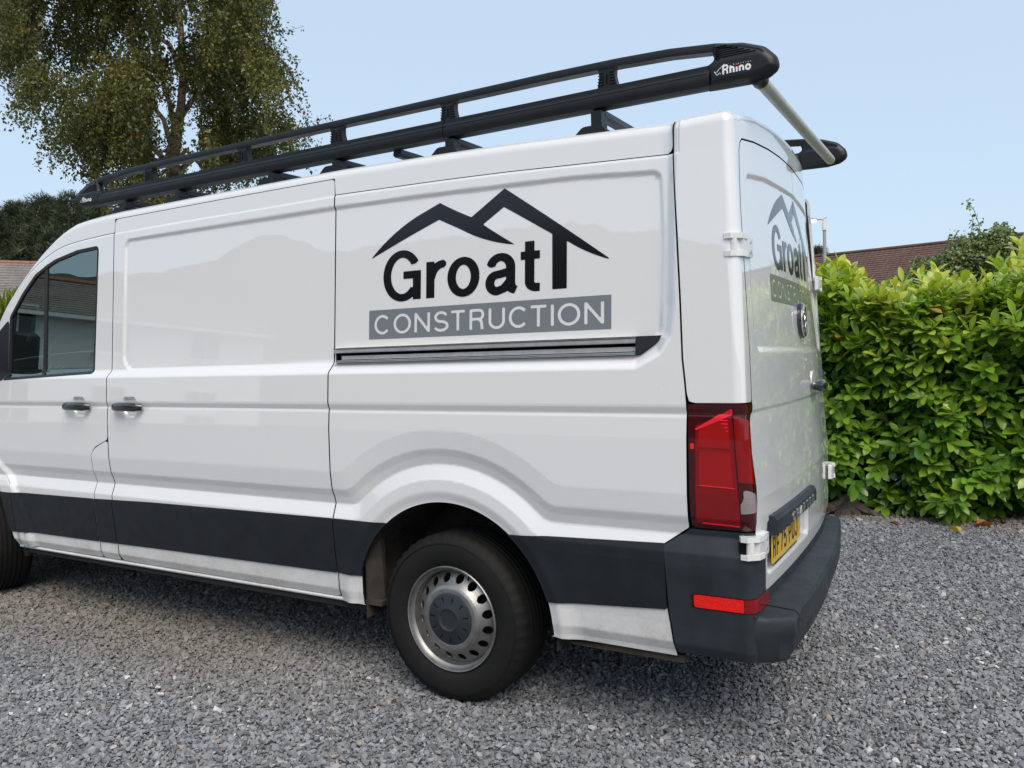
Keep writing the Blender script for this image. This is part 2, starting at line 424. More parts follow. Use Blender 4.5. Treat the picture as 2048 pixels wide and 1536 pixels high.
def tz(y): return TB+y-RC        # rear t for a given y (approximately)
van = empty('panel_van', (0, 0, 0))
tag(van, 'white panel van with black roof rack and dark side cladding parked on the gravel', 'van')
SEAM = .0034
ZF = [(.36, .50, .006), (.69, .88, .006), (1.155, 1.30, .0045), (1.375, 1.44, .005), (2.08, 2.36, .006)]
def zgrid(lo, hi, step=.02): return grid1(lo, hi, step, ZF)
def PS(poly, grow=0.): return lambda U, V: sd_poly(poly, U, V)-grow
def cut(a, *bs):
    def f(U, V):
        s = a(U, V)
        for b in bs: s = np.maximum(s, -b(U, V)+SEAM)
        return s
    return f
FAR = []      # parts that are mirrored to the far side
def near(o): FAR.append(o); return o
WIN = fillet([(-2.372, 1.41), (-2.352, 2.131), (-2.558, 2.123), (-2.774, 2.088), (-2.859, 2.062), (-2.981, 2.013), (-3.113, 1.910), (-3.247, 1.772), (-3.252, 1.381)],
             [.02, .03, 0, 0, 0, 0, 0, 0, .01])
SAIL = [(-3.252, 1.385), (-3.249, 1.755), (-3.35, 1.69), (-3.43, 1.50), (-3.43, 1.365)]
farch = fillet([(-4.075, .30), (-4.05, .414), (-4.01, .60), (-3.93, .74), (-3.78, .84), (-3.64, .865), (-3.50, .84), (-3.37, .75), (-3.315, .68), (-3.278, .497), (-3.245, .414), (-3.205, .345), (-3.2, .2), (-4.08, .2)], [0, 0, .1, .1, .1, .1, .1, .1, .05, .05, 0, 0, 0, 0])
def rarch(U, V): return np.maximum(np.hypot(U-.005, V-.36)-.484, -.455-U)   # flat at the left jamb
def arch_sd(U, V): return np.where(V < .36, np.maximum(np.abs(U-.015)-.46, V-.5), rarch(U, V))
RSE = [(.996, 2.144), (1.012, 1.89), (1.026, 1.62), (1.034, 1.42), (1.043, 1.34), (1.05, 1.262)]   # rear seam
GUT = .074
def zg(x): return float(ZCs(np.array(x)))
def gut(x): return zg(x)+GUT
def topline(x0, x1, off, n=24):
    xs = np.linspace(x0, x1, n); return [(float(a), zg(a)+off) for a in xs]

# ---- front door
fd = [(-2.216-SEAM, .372), (-2.216-SEAM, 1.051)] if False else []
fd = [(-2.383, .372), (-2.378, .95), (-2.365, .978), (-2.334, 1.006), (-2.219, 1.050)] + topline(-2.219, -3.40, 0) + \
     [(-3.47, 1.42), (-3.46, 1.0), (-3.40, .93), (-3.30, .83), (-3.205, .758), (-3.186, .70), (-3.186, .50), (-3.10, .455), (-3.10, .372)]
us = grid1(-3.5, -2.2, .02, [(-2.39, -2.33, .005), (-3.47, -3.17, .008), (-2.56, -2.39, .0045)])
front_door = near(region('front_door', cut(PS(fd), PS(WIN, -SEAM)), bside, us, zgrid(.35, 2.22), M['paint'], van, foldmat=M['black']))
near(region('window_seal', lambda U, V: np.maximum(sd_poly(WIN, U, V)+.001, -(sd_poly(WIN, U, V)+.017)), lambda u, v: bside(u, v)-0, grid1(-3.28, -2.33, .008), grid1(1.36, 2.15, .008), M['rubber'], front_door, off=-.001, fold=.02))
near(region('window_glass', lambda U, V: sd_poly(WIN, U, V)+.014, bside, grid1(-3.28, -2.33, .03), grid1(1.36, 2.15, .03), M['glass'], front_door, off=-.009, fold=0))
near(region('window_divider', PS([(-2.886, 1.39), (-2.856, 1.39), (-2.856, 2.07), (-2.886, 2.07)]), bside, grid1(-2.9, -2.84, .006), grid1(1.38, 2.06, .05), M['rubber'], front_door, off=-.004, fold=.02))
near(region('mirror_sail', PS(fillet(SAIL, .01)), bside, grid1(-3.46, -3.24, .02), grid1(1.35, 1.77, .02), M['clad'], front_door, off=.004))
mm = MB(); mm.box((-3.62, -.275, 1.40), (-3.50, -.055, 1.72), .025); mm.tube([(-3.42, .04, 1.50), (-3.50, -.04, 1.49), (-3.55, -.10, 1.50)], .03)
near(mm.build('wing_mirror', M['clad'], van, True))
def handle(x, name, par):
    """recessed cup and black grip, on the swage line"""
    h = MB(); n = 13; pts = []
    for i in range(n):
        s = i/(n-1); xx = x-.118+.236*s; yy = -.006-.034*math.sin(math.pi*s)**.45; zz = 1.228+.004*math.sin(math.pi*s)
        pts.append((xx, yy, zz))
    h.tube(pts, [.0135+.0065*min(1, math.sin(math.pi*i/(n-1))*2.2) for i in range(n)], 12, scale=(.75, 1.2))
    o = h.build(name, M['gloss'], par, True)
    return o
def cup(x, par):
    def f(u, v):
        P = bside(u, v); d = np.hypot((u-x), (v-1.228)*1.0)
        P[..., 1] += .016*sst(.046, .016, d)*sst(1.30, 1.2, v*0+1.25)
        return P
    return f
handle(-2.475, 'door_handle', front_door)
# ---- sliding door
sdp = [(-2.216+SEAM, .372), (-.600-SEAM, .372), (-.600-SEAM, gut(-.6))] + topline(-.603, -2.213, GUT)
us = grid1(-2.22, -.59, .035, [(-2.15, -2.09, .006), (-.66, -.59, .02), (-2.10, -1.94, .0045)])
sliding_door = near(region('sliding_door', PS(sdp), bside, us, zgrid(.36, 2.30), M['paint'], van, foldmat=M['black']))
handle(-2.020, 'door_handle', sliding_door)
# ---- pillar between the doors (lower part)
pp = [(-2.383+2*SEAM, .372), (-2.216-SEAM, .372), (-2.216-SEAM, 1.046), (-2.334, 1.000), (-2.363, .975), (-2.375, .95)]
near(region('door_pillar', PS(pp), bside, grid1(-2.4, -2.2, .02), zgrid(.36, 1.07), M['paint'], van, foldmat=M['black']))
# ---- front wing and lower part ahead of the door
fw = [(-3.105, .372), (-3.105, .452), (-3.19, .497), (-3.19, .70), (-3.209, .758), (-3.304, .832), (-3.405, .935), (-3.466, 1.005), (-3.476, 1.42), (-3.62, 1.38), (-4.3, 1.17), (-4.62, 1.03), (-4.62, .372)]
near(region('front_wing', cut(PS(fw), PS(farch)), bside, grid1(-4.65, -3.08, .03, [(-3.5, -3.1, .012)]), zgrid(.36, 1.45), M['paint'], van))
# ---- rear quarter panel
rq = [(-.600+SEAM, .355), (.980, .355), (.974, .382), (.955, .53), (.946, .762), (1.045-SEAM, .829)] + [(x-SEAM, z) for x, z in RSE[::-1]] + topline(.996-SEAM, -.600+SEAM, .0)
us = grid1(-.61, 1.06, .012, [(.84, 1.06, .006), (-.62, .62, .008)])
TRK = [(-.59, 1.436), (.857, 1.434), (.874, 1.438), (.931, 1.476), (.951, 1.500), (.948, 1.504), (-.59, 1.502)]
rear_quarter = near(region('rear_quarter_panel', cut(PS(rq), arch_sd, PS(TRK, -SEAM)), bside, us, grid1(.34, 2.22, .016, [(.36, .50, .008), (.69, 1.27, .0065), (1.375, 1.44, .005), (2.08, 2.22, .006)]), M['paint'], van, foldmat=M['black']))
# ---- roof side: above gutter (left) and above crease, all along; roof wraps
def roof_sd(U, V):
    lo = np.where(U < -2.216, ZCs(np.minimum(U, 1.05)), np.where(U < -.6, ZCs(np.minimum(U, 1.05))+GUT, ZCs(np.minimum(U, 1.05))))+SEAM
    s = np.maximum(lo-V, V-(ZCs(np.minimum(U, 1.05))+.16*Kk(U)))
    rs = np.interp(V, [2.1, 2.144, 2.4], [.996, .996, .990])
    return np.maximum(np.maximum(s, U-(rs-SEAM)), -3.47-U)
us = grid1(-3.48, 1.0, .03, [(-3.48, -2.6, .007), (-.61, -.59, .004), (-2.226, -2.206, .004)])
roof_side = near(region('roof_side', roof_sd, bside, us, grid1(1.5, 2.40, .006), M['paint'], van, fold=.01, foldmat=M['black']))
# thin dark joints where the roof side is split over the door lines
# ---- corner pillar and rear header (wraps round the rear, up to the roof)
DE = [(.052+0, .835), (.075, .97), (.054, 1.09), (.060, 1.205), (.092, 1.24), (.090, 1.27), (.096, 1.44), (.092, 1.92), (.105, 2.04), (.120, 2.13), (.150, 2.185)]
def door_top(y): return np.interp(y, [.148,.32,.552,.758,1.02,1.282,1.488,1.72,1.892], [2.196,2.221,2.243,2.256,2.264,2.256,2.243,2.221,2.196])-.028
def yof(U, V): return body(U, V)[..., 1]
def rear_open(U, V):
    """negative inside the rear door aperture (both doors)"""
    y = yof(U, V); yn = np.minimum(y, W-y)
    edge = np.interp(V, [z for _, z in DE], [yy for yy, _ in DE])
    a = edge-yn
    b = V-np.interp(yn, [.10, .125, .16, .32, .552, .758, 1.02], [2.10, 2.155, 2.180, 2.203, 2.225, 2.238, 2.246])
    return np.maximum(np.maximum(a, b), .592-V)
def corner_sd(U, V):
    rs = np.interp(V, [z for _, z in RSE][::-1], [x for x, _ in RSE][::-1])+SEAM
    zc = np.where(U < 1.05, ZCs(np.minimum(U, 1.05)), np.where(U < TB, 2.144+(U-1.05)*.04, np.interp(np.clip(U-TB+RC, .03, 2.01), ZR_Y, ZR_Z)))
    s = np.maximum(np.maximum(rs-U, 1.263+SEAM-V), V-(zc+.16))
    s = np.maximum(s, U-(TB+1.86))
    return np.maximum(s, -rear_open(U, V)+SEAM)
us = grid1(.98, TB+1.95, .02, [(1.0, 1.36, .006), (TB+1.7, TB+1.95, .012)])
region('corner_pillar', corner_sd, body, us, grid1(1.25, 2.42, .012, [(2.1, 2.42, .005)]), M['paint'], van, foldmat=M['black'])
near(region('corner_pillar', lambda U, V: np.maximum(corner_sd(U, V), U-(TB+.05)), body, grid1(.98, TB+.08, .012, [(1.0, 1.25, .006)]), grid1(1.25, 2.42, .012, [(2.1, 2.42, .005)]), M['paint'], van))
SHIFT = {FAR[-1].name}
HIDE_NEAR = FAR[-1]
# ---- rear doors
def rdoor_sd(side):
    def f(U, V):
        y = yof(U, V); s = rear_open(U, V)+SEAM
        return np.maximum(s, (y-1.018+SEAM) if side < 0 else (1.018+SEAM-y))
    return f
us = grid1(1.15, TB+1.95, .016, [(1.18, 1.40, .006)])
vsd = grid1(.58, 2.26, .016, [(1.38, 1.50, .006), (.9, .96, .008), (1.20, 1.25, .004), (2.0, 2.17, .008), (.6, .68, .008)])
rdl = region('rear_door', rdoor_sd(-1), body, us, vsd, M['paint'], van, foldmat=M['black'])
rdr = region('rear_door', rdoor_sd(1), body, us, vsd, M['paint'], van)
# ---- tail lamp (wraps the corner)
LT = [(1.05+SEAM, .830), (1.048+SEAM*2, 1.262)]
def lamp_sd(U, V):
    y = yof(U, V); edge = np.interp(V, [z for _, z in DE], [yy for yy, _ in DE])-SEAM
    return np.maximum(np.maximum(np.maximum(1.05+.001-U, y-edge), .832-V), V-1.2625)
us = grid1(1.03, 1.36, .006); vl = grid1(.82, 1.27, .012)
tl = near(region('tail_light', lamp_sd, body, us, vl, M['lensdark'], van, off=.003, fold=.016))
def xr_t(x):   # wall x (1.05..1.2) -> t on the straight part of the corner
    return 1.05+(x-1.05)*(TA-1.05)/(1.197-1.05)
def lampstrip(name, poly, mat, off):
    poly = [((xr_t(x) if x < 1.198 else TA+(x-1.198)*1.0), z) for x, z in poly]
    u0 = min(p[0] for p in poly)-.01; u1 = max(p[0] for p in poly)+.01
    v0 = min(p[1] for p in poly)-.01; v1 = max(p[1] for p in poly)+.01
    return near(region(name, PS(poly), body, grid1(u0, u1, .002), grid1(v0, v1, .003), mat, tl, off=off, fold=.002))
lampstrip('lamp_lens', fillet([(1.070, .850), (1.196, .846), (1.196, 1.195), (1.190, 1.235), (1.078, 1.188), (1.076, 1.13), (1.072, .97)], .004), M['lens'], .0045)
lampstrip('lamp_lens', fillet([(1.084, .985), (1.184, .982), (1.184, 1.10), (1.086, 1.103)], .003), M['lensmid'], .006)
lampstrip('lamp_lens', fillet([(1.084, 1.115), (1.184, 1.112), (1.183, 1.215), (1.089, 1.183)], .003), M['lensmid'], .006)
lampstrip('light_bar', [(1.074, 1.176), (1.196, 1.252), (1.196, 1.224), (1.078, 1.172)], M['lensbright'], .0072)
lampstrip('lens_rib', [(1.082, .982), (1.190, .977), (1.190, .981), (1.082, .986)], M['lensbright'], .0072)
lampstrip('lens_rib', [(1.082, 1.104), (1.186, 1.101), (1.186, 1.105), (1.082, 1.108)], M['lensmid'], .0072)
lampstrip('lens_rib', [(1.086, .851), (1.194, .847), (1.194, .851), (1.086, .855)], M['lensbright'], .0065)
lampstrip('lens_rib', [(1.060, 1.108), (1.072, 1.108), (1.072, 1.128), (1.060, 1.128)], M['reflector'], .0065)
for k in range(5):
    zz = 1.205-.012*k; lampstrip('lens_rib', [(1.155+.006*k, zz), (1.182, zz), (1.182, zz+.004), (1.155+.006*k, zz+.004)], M['lensbright'], .0075)
def lamprear(name, poly, mat, off):
    u0 = TA+.004; u1 = TB+.06
    return near(region(name, lambda U, V: np.maximum(sd_poly(poly, yof(U, V), V), TA+.006-U), body, grid1(u0, u1, .003), grid1(min(p[1] for p in poly)-.01, max(p[1] for p in poly)+.01, .004), mat, tl, off=off, fold=.002))
lamprear('reverse_lens', fillet([(.004, .893), (.044, .897), (.044, .955), (.004, .975)], .004), M['lensclear'], .0065)
lamprear('lamp_lens', fillet([(-.003, 1.00), (.045, .99), (.038, 1.12), (.045, 1.20), (-.003, 1.225)], .006), M['lens'], .0055)
# ---- corner bumper (dark, wraps), reflector
CB = [(.951, .762), (.960, .53), (.979, .382), (1.05, .374)]
def cb_sd(U, V):
    y = yof(U, V)
    le = np.interp(V, [.36, .382, .53, .762, .826], [.982, .979, .960, .951, 1.048])+SEAM
    xe = np.where(U < 1.05, U, U)
    top = np.where(V > .762, np.interp(U, [.951, 1.048], [.762, .826]), .829)
    s = np.maximum(le-U, V-np.minimum(np.interp(U, [.90, .951, 1.048, 2], [.70, .762, .827, .827]), .827)+SEAM)
    s = np.maximum(s, .376-V)
    e = np.where(V > .735, .052, .150)
    return np.maximum(s, y-e)
def body_cb(u, v):
    P = body(u, v); return P
cbo = near(region('corner_bumper', cb_sd, body_cb, grid1(.94, 1.5, .006), grid1(.36, .84, .008), M['bumper'], van, off=.006, fold=.02))
def refl(name, a, b, mat):
    near(region(name, lambda U, V: np.maximum(np.maximum(a-U, U-b), np.maximum(.553-V, V-.598)), body, grid1(a-.01, b+.01, .005), grid1(.54, .61, .007), mat, cbo, off=.0085, fold=.004))
refl('reflector_edge', 1.052, TA-.004+.012, M['reflector']); 
refl('reflector_side', TA+.010, TB+.115, M['lens'])
near(region('reflector_frame', PS(fillet([(1.047, .548), (TB+.118, .548), (TB+.118, .603), (1.047, .603)], .004)), body, grid1(1.04, TB+.13, .008), grid1(.54, .61, .007), M['lensdark'], cbo, off=.0072, fold=.003))
# ---- cladding strips
def strip(name, x0, x1, lo, hi, extra=None, mat=None, step=.03):
    xs = [p[0] for p in hi]; f = lambda U, V: np.maximum(np.maximum(x0-U, U-x1), np.maximum(np.interp(U, [p[0] for p in lo], [p[1] for p in lo])-V, V-np.interp(U, xs, [p[1] for p in hi])))
    g = f if extra is None else (lambda U, V: np.maximum(f(U, V), -extra(U, V)+.001))
    return near(region(name, g, bside, grid1(x0-.01, x1+.01, step, [(x0-.01, x0+.012, .003), (x1-.012, x1+.01, .003)]), grid1(.42, .78, .012, [(.69, .77, .004), (.44, .54, .004)]), mat or M['clad'], van, off=.006, fold=.012))
LOc = [(-3.3, .446), (-3.105, .459), (-2.388, .465), (-1.941, .472), (-.6, .486)]
HIc = [(-3.35, .697), (-3.186, .699), (-2.37, .711), (-1.889, .7235), (-.6, .737)]
strip('side_cladding', -3.186+SEAM, -2.383-SEAM, LOc, HIc)
strip('side_cladding', -2.383+SEAM*2, -2.216-SEAM, LOc, HIc)
strip('side_cladding', -2.216+SEAM, -.60-SEAM, LOc, HIc, step=.05)
farch_sd = lambda U, V: sd_poly(farch, U, V)
strip('side_cladding', -3.40, -3.186-SEAM, LOc, HIc, farch_sd, step=.012)
LOq = [(-.6, .487), (-.47, .487), (-.38, .487), (.43, .486), (.50, .494), (.621, .504), (.943, .528), (.96, .530)]
HIq = [(-.6, .737), (-.3, .737), (.30, .740), (.484, .751), (.951, .766)]
strip('side_cladding', -.60+SEAM, -.25, LOq, HIq, arch_sd, step=.01)
strip('side_cladding', .25, .955, LOq, HIq, arch_sd, step=.012)
# ---- sill flange
sf = MB(); sf.tube([(-3.225, .062, .3585), (-2.4, .062, .3575), (-.46, .064, .360)], .0105, 8, scale=(1, .95)); near(sf.build('sill_flange', M['paint'], van, True))
sf = MB(); sf.box((-3.22, .07, .32), (-.46, .10, .352)); near(sf.build('sill_inner', M['under'], van))
# ---- sliding door track, in a slot
tr = MB()
def trk(z0, z1, y0, y1, x1=.853): tr.box((-.594, y0, z0), (x1, y1, z1))
tk = MB(); tk.box((-.597, .064, 1.430), (.96, .080, 1.506)); tk.build('track_slot', M['black'], rear_quarter)
tk = MB(); tk.box((-.592, .035, 1.479), (.853, .062, 1.4965), .003); tk.build('track_rail', M['alu'], rear_quarter)
tk = MB(); tk.box((-.592, .032, 1.4975), (.853, .058, 1.5005)); tk.build('track_rail', M['chrome'], rear_quarter)
tk = MB(); tk.box((-.555, .050, 1.449), (.853, .0635, 1.466)); tk.build('track_channel', M['alu'], rear_quarter)
tk = MB(); tk.box((-.565, .027, 1.441), (.853, .060, 1.4455), .001); tk.build('track_rail', M['chrome'], rear_quarter)
tk = MB(); tk.box((-.585, .024, 1.4365), (.853, .060, 1.4395)); tk.build('track_rail', M['alu'], rear_quarter)
CAPP = [(.854, 1.4375), (.873, 1.441), (.929, 1.478), (.947, 1.499), (.944, 1.502), (.854, 1.500)]
region('track_end_cap', PS(fillet(CAPP, .003)), lambda u, v: np.stack([u, .028+(v-1.44)*.12, v], -1), grid1(.84, .96, .005), grid1(1.43, 1.51, .005), M['clad'], rear_quarter, fold=.03)
# ---- backing shell behind every gap
def shell_sd(U, V):
    s = np.maximum(np.maximum(-2.30-U, U-(TB+1.78)), np.maximum(.40-V, V-(ZCs(np.minimum(U, 1.05))+.05)))
    return np.maximum(s, -(arch_sd(U, V))+.012)
def body_in(u, v):
    P = body(u, v)
    return P
shell = region('inner_shell', shell_sd, body_in, grid1(-2.31, TB+1.92, .03, [(1.05, 1.3, .01), (-.62, -.58, .008)]), grid1(.39, 2.3, .03), M['black'], van, off=-.019, fold=0)
near(region('inner_shell', lambda U, V: np.maximum(shell_sd(U, V), U-.98), body_in, grid1(-2.31, 1.12, .05), grid1(.39, 2.3, .05), M['black'], van, off=-.021, fold=0))
# ---- roof, cab roof, windscreen, bonnet: one continuous dome split by material
def dome(u, v):      # u = x, v = -1..1 across
    zc = ZCs(u)+.123*Kk(u)-.004
    wdt = W/2-(np.interp(ZCs(u), [1.0, 1.4, 2.1], [.02, .05, .12])+.13*1.1*np.clip(-3.35-u, 0, 9)**2)
    crown = .05+.055*sst(.2, 1.1, u)+.05*sst(-2.4, -3.2, u)
    rear = sst(1.02, 1.22, u)*.02
    y = W/2+v*wdt
    xx = np.where(u > .95, u+(XR(y, 2.25)-.05-1.19)*sst(.95, 1.19, u), u)
    return np.stack([xx, y, zc+crown*(1-v*v)-rear*(1-v*v)*0], -1)
vv = grid1(-1.02, 1.02, .05)
box_sd = lambda a, b: (lambda U, V: np.maximum(np.maximum(a-U, U-b), np.abs(V)-1))
region('roof_panel', box_sd(-2.72, 1.20), dome, grid1(-2.75, 1.22, .05), vv, M['paint'], van, fold=.01)
region('windscreen', lambda U, V: np.maximum(np.maximum(-3.52-U, U+2.80), np.abs(V)-.955), dome, grid1(-3.55, -2.75, .03), vv, M['glass'], van, fold=0)
region('windscreen_frame', lambda U, V: np.maximum(box_sd(-3.57, -2.723)(U, V), -np.maximum(np.maximum(-3.515-U, U+2.805), np.abs(V)-.95)), dome, grid1(-3.6, -2.7, .02), grid1(-1.02, 1.02, .02), M['rubber'], van, fold=.01)
region('bonnet', box_sd(-4.62, -3.575), dome, grid1(-4.65, -3.55, .04), vv, M['paint'], van, fold=.01)
fr = MB()
yl = .02+.143*(4.62-3.35)**2
fr.add([(-4.62, yl, .36), (-4.62, yl, 1.03), (-4.75, .45, 1.0), (-4.75, .45, .30), (-4.80, 1.02, 1.02), (-4.80, 1.02, .28), (-4.75, 1.59, 1.0), (-4.75, 1.59, .30), (-4.62, W-yl, 1.03), (-4.62, W-yl, .36)],
       [(0, 1, 2, 3), (3, 2, 4, 5), (5, 4, 6, 7), (7, 6, 8, 9)])
fr.build('front_panel', M['paint'], van)
fr = MB(); fr.box((-4.86, .30, .25), (-4.60, 1.74, .60), .04); fr.build('front_bumper', M['bumper'], van)
fr = MB(); fr.box((-4.83, .55, .72), (-4.76, 1.49, .92), .02); fr.build('front_grille', M['gloss'], van)
for yy in (.28, 1.60):
    fr = MB(); fr.box((-4.80, yy-.04, .74), (-4.66, yy+.20, .94), .03); fr.build('headlight', M['lensclear'], van)
fr = MB(); fr.box((-4.5, .28, .29), (.95, 1.76, .42)); fr.build('underbody', M['under'], van)
for ax_ in (-3.64, 0):
    fr = MB(); fr.tube([(ax_, .25, .35), (ax_, 1.79, .35)], .045); fr.build('axle', M['under'], van)

# ======================================================= GLYPHS AND DECALS
def arc(cx, cy, rx, ry, a0, a1, n=18):
    return [(cx+rx*math.cos(R(a0+(a1-a0)*i/n)), cy+ry*math.sin(R(a0+(a1-a0)*i/n))) for i in range(n+1)]
# stroke letters in a unit box (centre lines); closed curves just end where they start
def glyph(ch):
    G = {
     'C': [arc(.5, .5, .5, .5, 40, 320)], 'O': [arc(.5, .5, .5, .5, 0, 360, 28)], 'G': [arc(.5, .5, .5, .5, 40, 335)+[(.98, .42), (.98, .42)], [(.55, .44), (1., .44)], [(.96, .48), (.96, 0)]],
     'N': [[(0, -.06), (0, 1.06)], [(0, 1.0), (1, 0.0)], [(1, -.06), (1, 1.06)]],
     'S': [arc(.5, .74, .44, .26, 25, 180)+arc(.5, .74, .44, .25, 180, 265, 6)+arc(.5, .25, .5, .25, 85, 0, 6)+arc(.5, .25, .5, .25, 0, -155)],
     'T': [[(-.06, 1), (1.06, 1)], [(.5, 1), (.5, -.06)]], 'I': [[(.5, -.06), (.5, 1.06)]],
     'R': [[(0, -.06), (0, 1.06)], [(0, 1), (.62, 1)]+arc(.66, .76, .26, .24, 90, -90, 10)+[(0, .52)], [(.62, .52), (.80, .38), (.88, -.06)]],
     'U': [[(0, 1.06), (0, .35)]+arc(.5, .35, .5, .35, 180, 360)+[(1, 1.06)]],
     'P': [[(0, -.06), (0, 1.06)], [(0, 1), (.62, 1)]+arc(.66, .75, .30, .25, 90, -90, 10)+[(0, .50)]],
     'F': [[(0, -.06), (0, 1.06)], [(0, 1), (1.03, 1)], [(0, .52), (.85, .52)]],
     'E': [[(0, -.06), (0, 1.06)], [(0, 1), (1.03, 1)], [(0, .52), (.85, .52)], [(0, 0), (1.03, 0)]],
     'A': [[(-.02, -.06), (.5, 1.03)], [(1.02, -.06), (.5, 1.03)], [(.18, .32), (.82, .32)]],
     'J': [[(1, 1.06), (1, .3)]+arc(.5, .3, .5, .3, 0, -175)],
     '7': [[(-.05, 1), (1, 1), (.35, -.06)]], '5': [[(1, 1), (.12, 1), (.05, .52)]+arc(.48, .32, .50, .32, 125, -150)],
     'h': [[(0, -.06), (0, 1.35)], arc(.5, .62, .5, .38, 180, 0, 12)+[(1, -.06)]], 'i': [[(.5, -.06), (.5, 1.0)]],
     'n': [[(0, -.06), (0, 1.06)], arc(.5, .62, .5, .38, 180, 0, 12)+[(1, -.06)]], 'o': [arc(.5, .5, .5, .5, 0, 360, 28)],
     'd': [[(1, -.06), (1, 1.5)], arc(.5, .5, .5, .5, 0, 360, 20)], 'D': [[(0, 0), (0, 1), (.4, 1)]+arc(.45, .5, .55, .5, 90, -90, 12)+[(0, 0)]],
     'V': [[(0, 1.0), (.5, 0)], [(1, 1), (.5, 0)]], 'W': [[(0, 1), (.27, 0), (.5, .75), (.73, 0), (1, 1)]],
     'r': [[(0, -.06), (0, 1.06)], arc(.75, .45, .75, .52, 170, 85, 8)], 'u': [[(0, 1.06), (0, .4)]+arc(.5, .4, .5, .4, 180, 360, 12)+[(1, 1.06)]], 'c': [arc(.5, .5, .5, .5, 40, 320)], 's': [arc(.5, .74, .44, .26, 25, 180)+arc(.5, .74, .44, .25, 180, 265, 6)+arc(.5, .25, .5, .25, 85, 0, 6)+arc(.5, .25, .5, .25, 0, -155)],
     't': [[(.4, 1.5), (.4, .1), (.9, 0)], [(0, 1), (.9, 1)]],
    }
    return G[ch]
def text_strokes(items):
    """items: (char, x0, x1, z0, z1, pen radius) -> list of (polyline, r) in metres (outer box given, pen inside)"""
    out = []
    for ch, x0, x1, z0, z1, r in items:
        for pl in glyph(ch):
            out.append(([(x0+r+(x1-x0-2*r)*px, z0+r+(z1-z0-2*r)*pz) for px, pz in pl], r))
    return out
def sd_strokes(st, asp=1.):
    """asp > 1: pen wider across than up"""
    def f(U, V):
        d = np.full(U.shape, 1e9)
        for pl, r in st:
            xs = [p[0] for p in pl]; zs = [p[1] for p in pl]
            m = (U > min(xs)-3*r*asp-.02) & (U < max(xs)+3*r*asp+.02) & (V > min(zs)-3*r-.02) & (V < max(zs)+3*r+.02)
            if not m.any(): continue
            dd = sd_stroke([(a/asp, b) for a, b in pl], r, U[m]/asp, V[m])
            d[m] = np.minimum(d[m], dd)
        return d
    return f
def bez(p0, p1, sag, n=8):
    """slightly bowed edge from p0 to p1 (sag > 0 bows to the left of the direction)"""
    p0, p1 = np.array(p0), np.array(p1); e = p1-p0; nrm = np.array([-e[1], e[0]])
    return [tuple(p0+e*t+nrm*sag*4*t*(1-t)) for t in np.linspace(0, 1, n)[:-1]]
ROOFMARK = (bez((-.392, 1.887), (-.147, 2.047), .045)+[(-.147, 2.047)]+[(-.023, 2.093)]+bez((-.023, 2.093), (.134, 2.016), -.012)+bez((.134, 2.016), (.291, 2.114), -.0)+
            bez((.291, 2.114), (.751, 1.791), .004)+bez((.751, 1.791), (.568, 1.878), .035)+[(.568, 1.878), (.568, 1.697), (.506, 1.697), (.505, 1.911), (.288, 2.040), (.190, 1.980)]+
            bez((.190, 1.980), (.340, 1.885), -.006)+bez((.340, 1.885), (.081, 1.972), .045)+[(.081, 1.972)]+[(-.027, 2.023)]+bez((-.027, 2.023), (-.392, 1.887), -.006))
def z_a(x0, x1, z0, z1): return None
AS = 1.32; pr = .0160; pv_ = pr
def big(pl): return (pl, pr)
_hx = pr*AS
def ring(x0, x1, z0, z1, a0=0, a1=360, n=34):
    return arc((x0+x1)/2, (z0+z1)/2, (x1-x0)/2-_hx, (z1-z0)/2-pr, a0, a1, n)
GROAT = [big(ring(-.321, -.116, 1.692, 1.912, 33, 322)), big([(-.212, 1.804), (-.119, 1.804)]), big([(-.140, 1.818), (-.140, 1.698)]),
         big([(-.091+_hx, 1.698), (-.091+_hx, 1.850)]), big(arc(-.004, 1.770, .063, .0675, 172, 86, 9)),
         big(ring(.017, .175, 1.693, 1.857)),
         big(arc(.2745, 1.800, .046, .041, 168, 0, 12)+[(.3205, 1.735), (.326, 1.712), (.345, 1.706)]), big([(.3205, 1.782), (.272, 1.773)]+arc(.256, 1.738, .032, .033, 95, 270, 10)+[(.290, 1.715), (.3205, 1.745)]),
         big([(.4065, 1.892), (.4065, 1.735)]+arc(.4340, 1.733, .0275, .0225, 180, 262, 6)+[(.452, 1.7105)]), big([(.366, 1.837), (.452, 1.837)])]
CZ0, CZ1, cr = 1.5545, 1.6410, .0062
CONS = text_strokes([('C', -.369, -.281, CZ0, CZ1, cr), ('O', -.263, -.170, CZ0, CZ1, cr), ('N', -.151, -.071, CZ0, CZ1, cr), ('S', -.052, .024, CZ0, CZ1, cr),
    ('T', .034, .107, CZ0, CZ1, cr), ('R', .128, .203, CZ0, CZ1, cr), ('U', .219, .295, CZ0, CZ1, cr), ('C', .313, .401, CZ0, CZ1, cr), ('T', .409, .483, CZ0, CZ1, cr),
    ('I', .500, .5135, CZ0, CZ1, cr), ('O', .530, .625, CZ0, CZ1, cr), ('N', .642, .722, CZ0, CZ1, cr)])
BOX = [(-.399, 1.535), (.751, 1.535), (.751, 1.6615), (-.399, 1.6615)]
f_mark = lambda U, V: np.minimum(sd_poly(ROOFMARK, U, V), sd_strokes(GROAT, AS)(U, V))
f_cons = lambda U, V: np.maximum(sd_poly(BOX, U, V), -sd_strokes(CONS, 1.08)(U, V))
DG = .0045
f_m2 = lambda U, V: sd_poly(ROOFMARK, U, V)
mark = region('logo_decal', f_m2, bside, grid1(-.41, .77, DG), grid1(1.68, 2.13, DG), M['vinyl'], rear_quarter, off=.0012, fold=0)
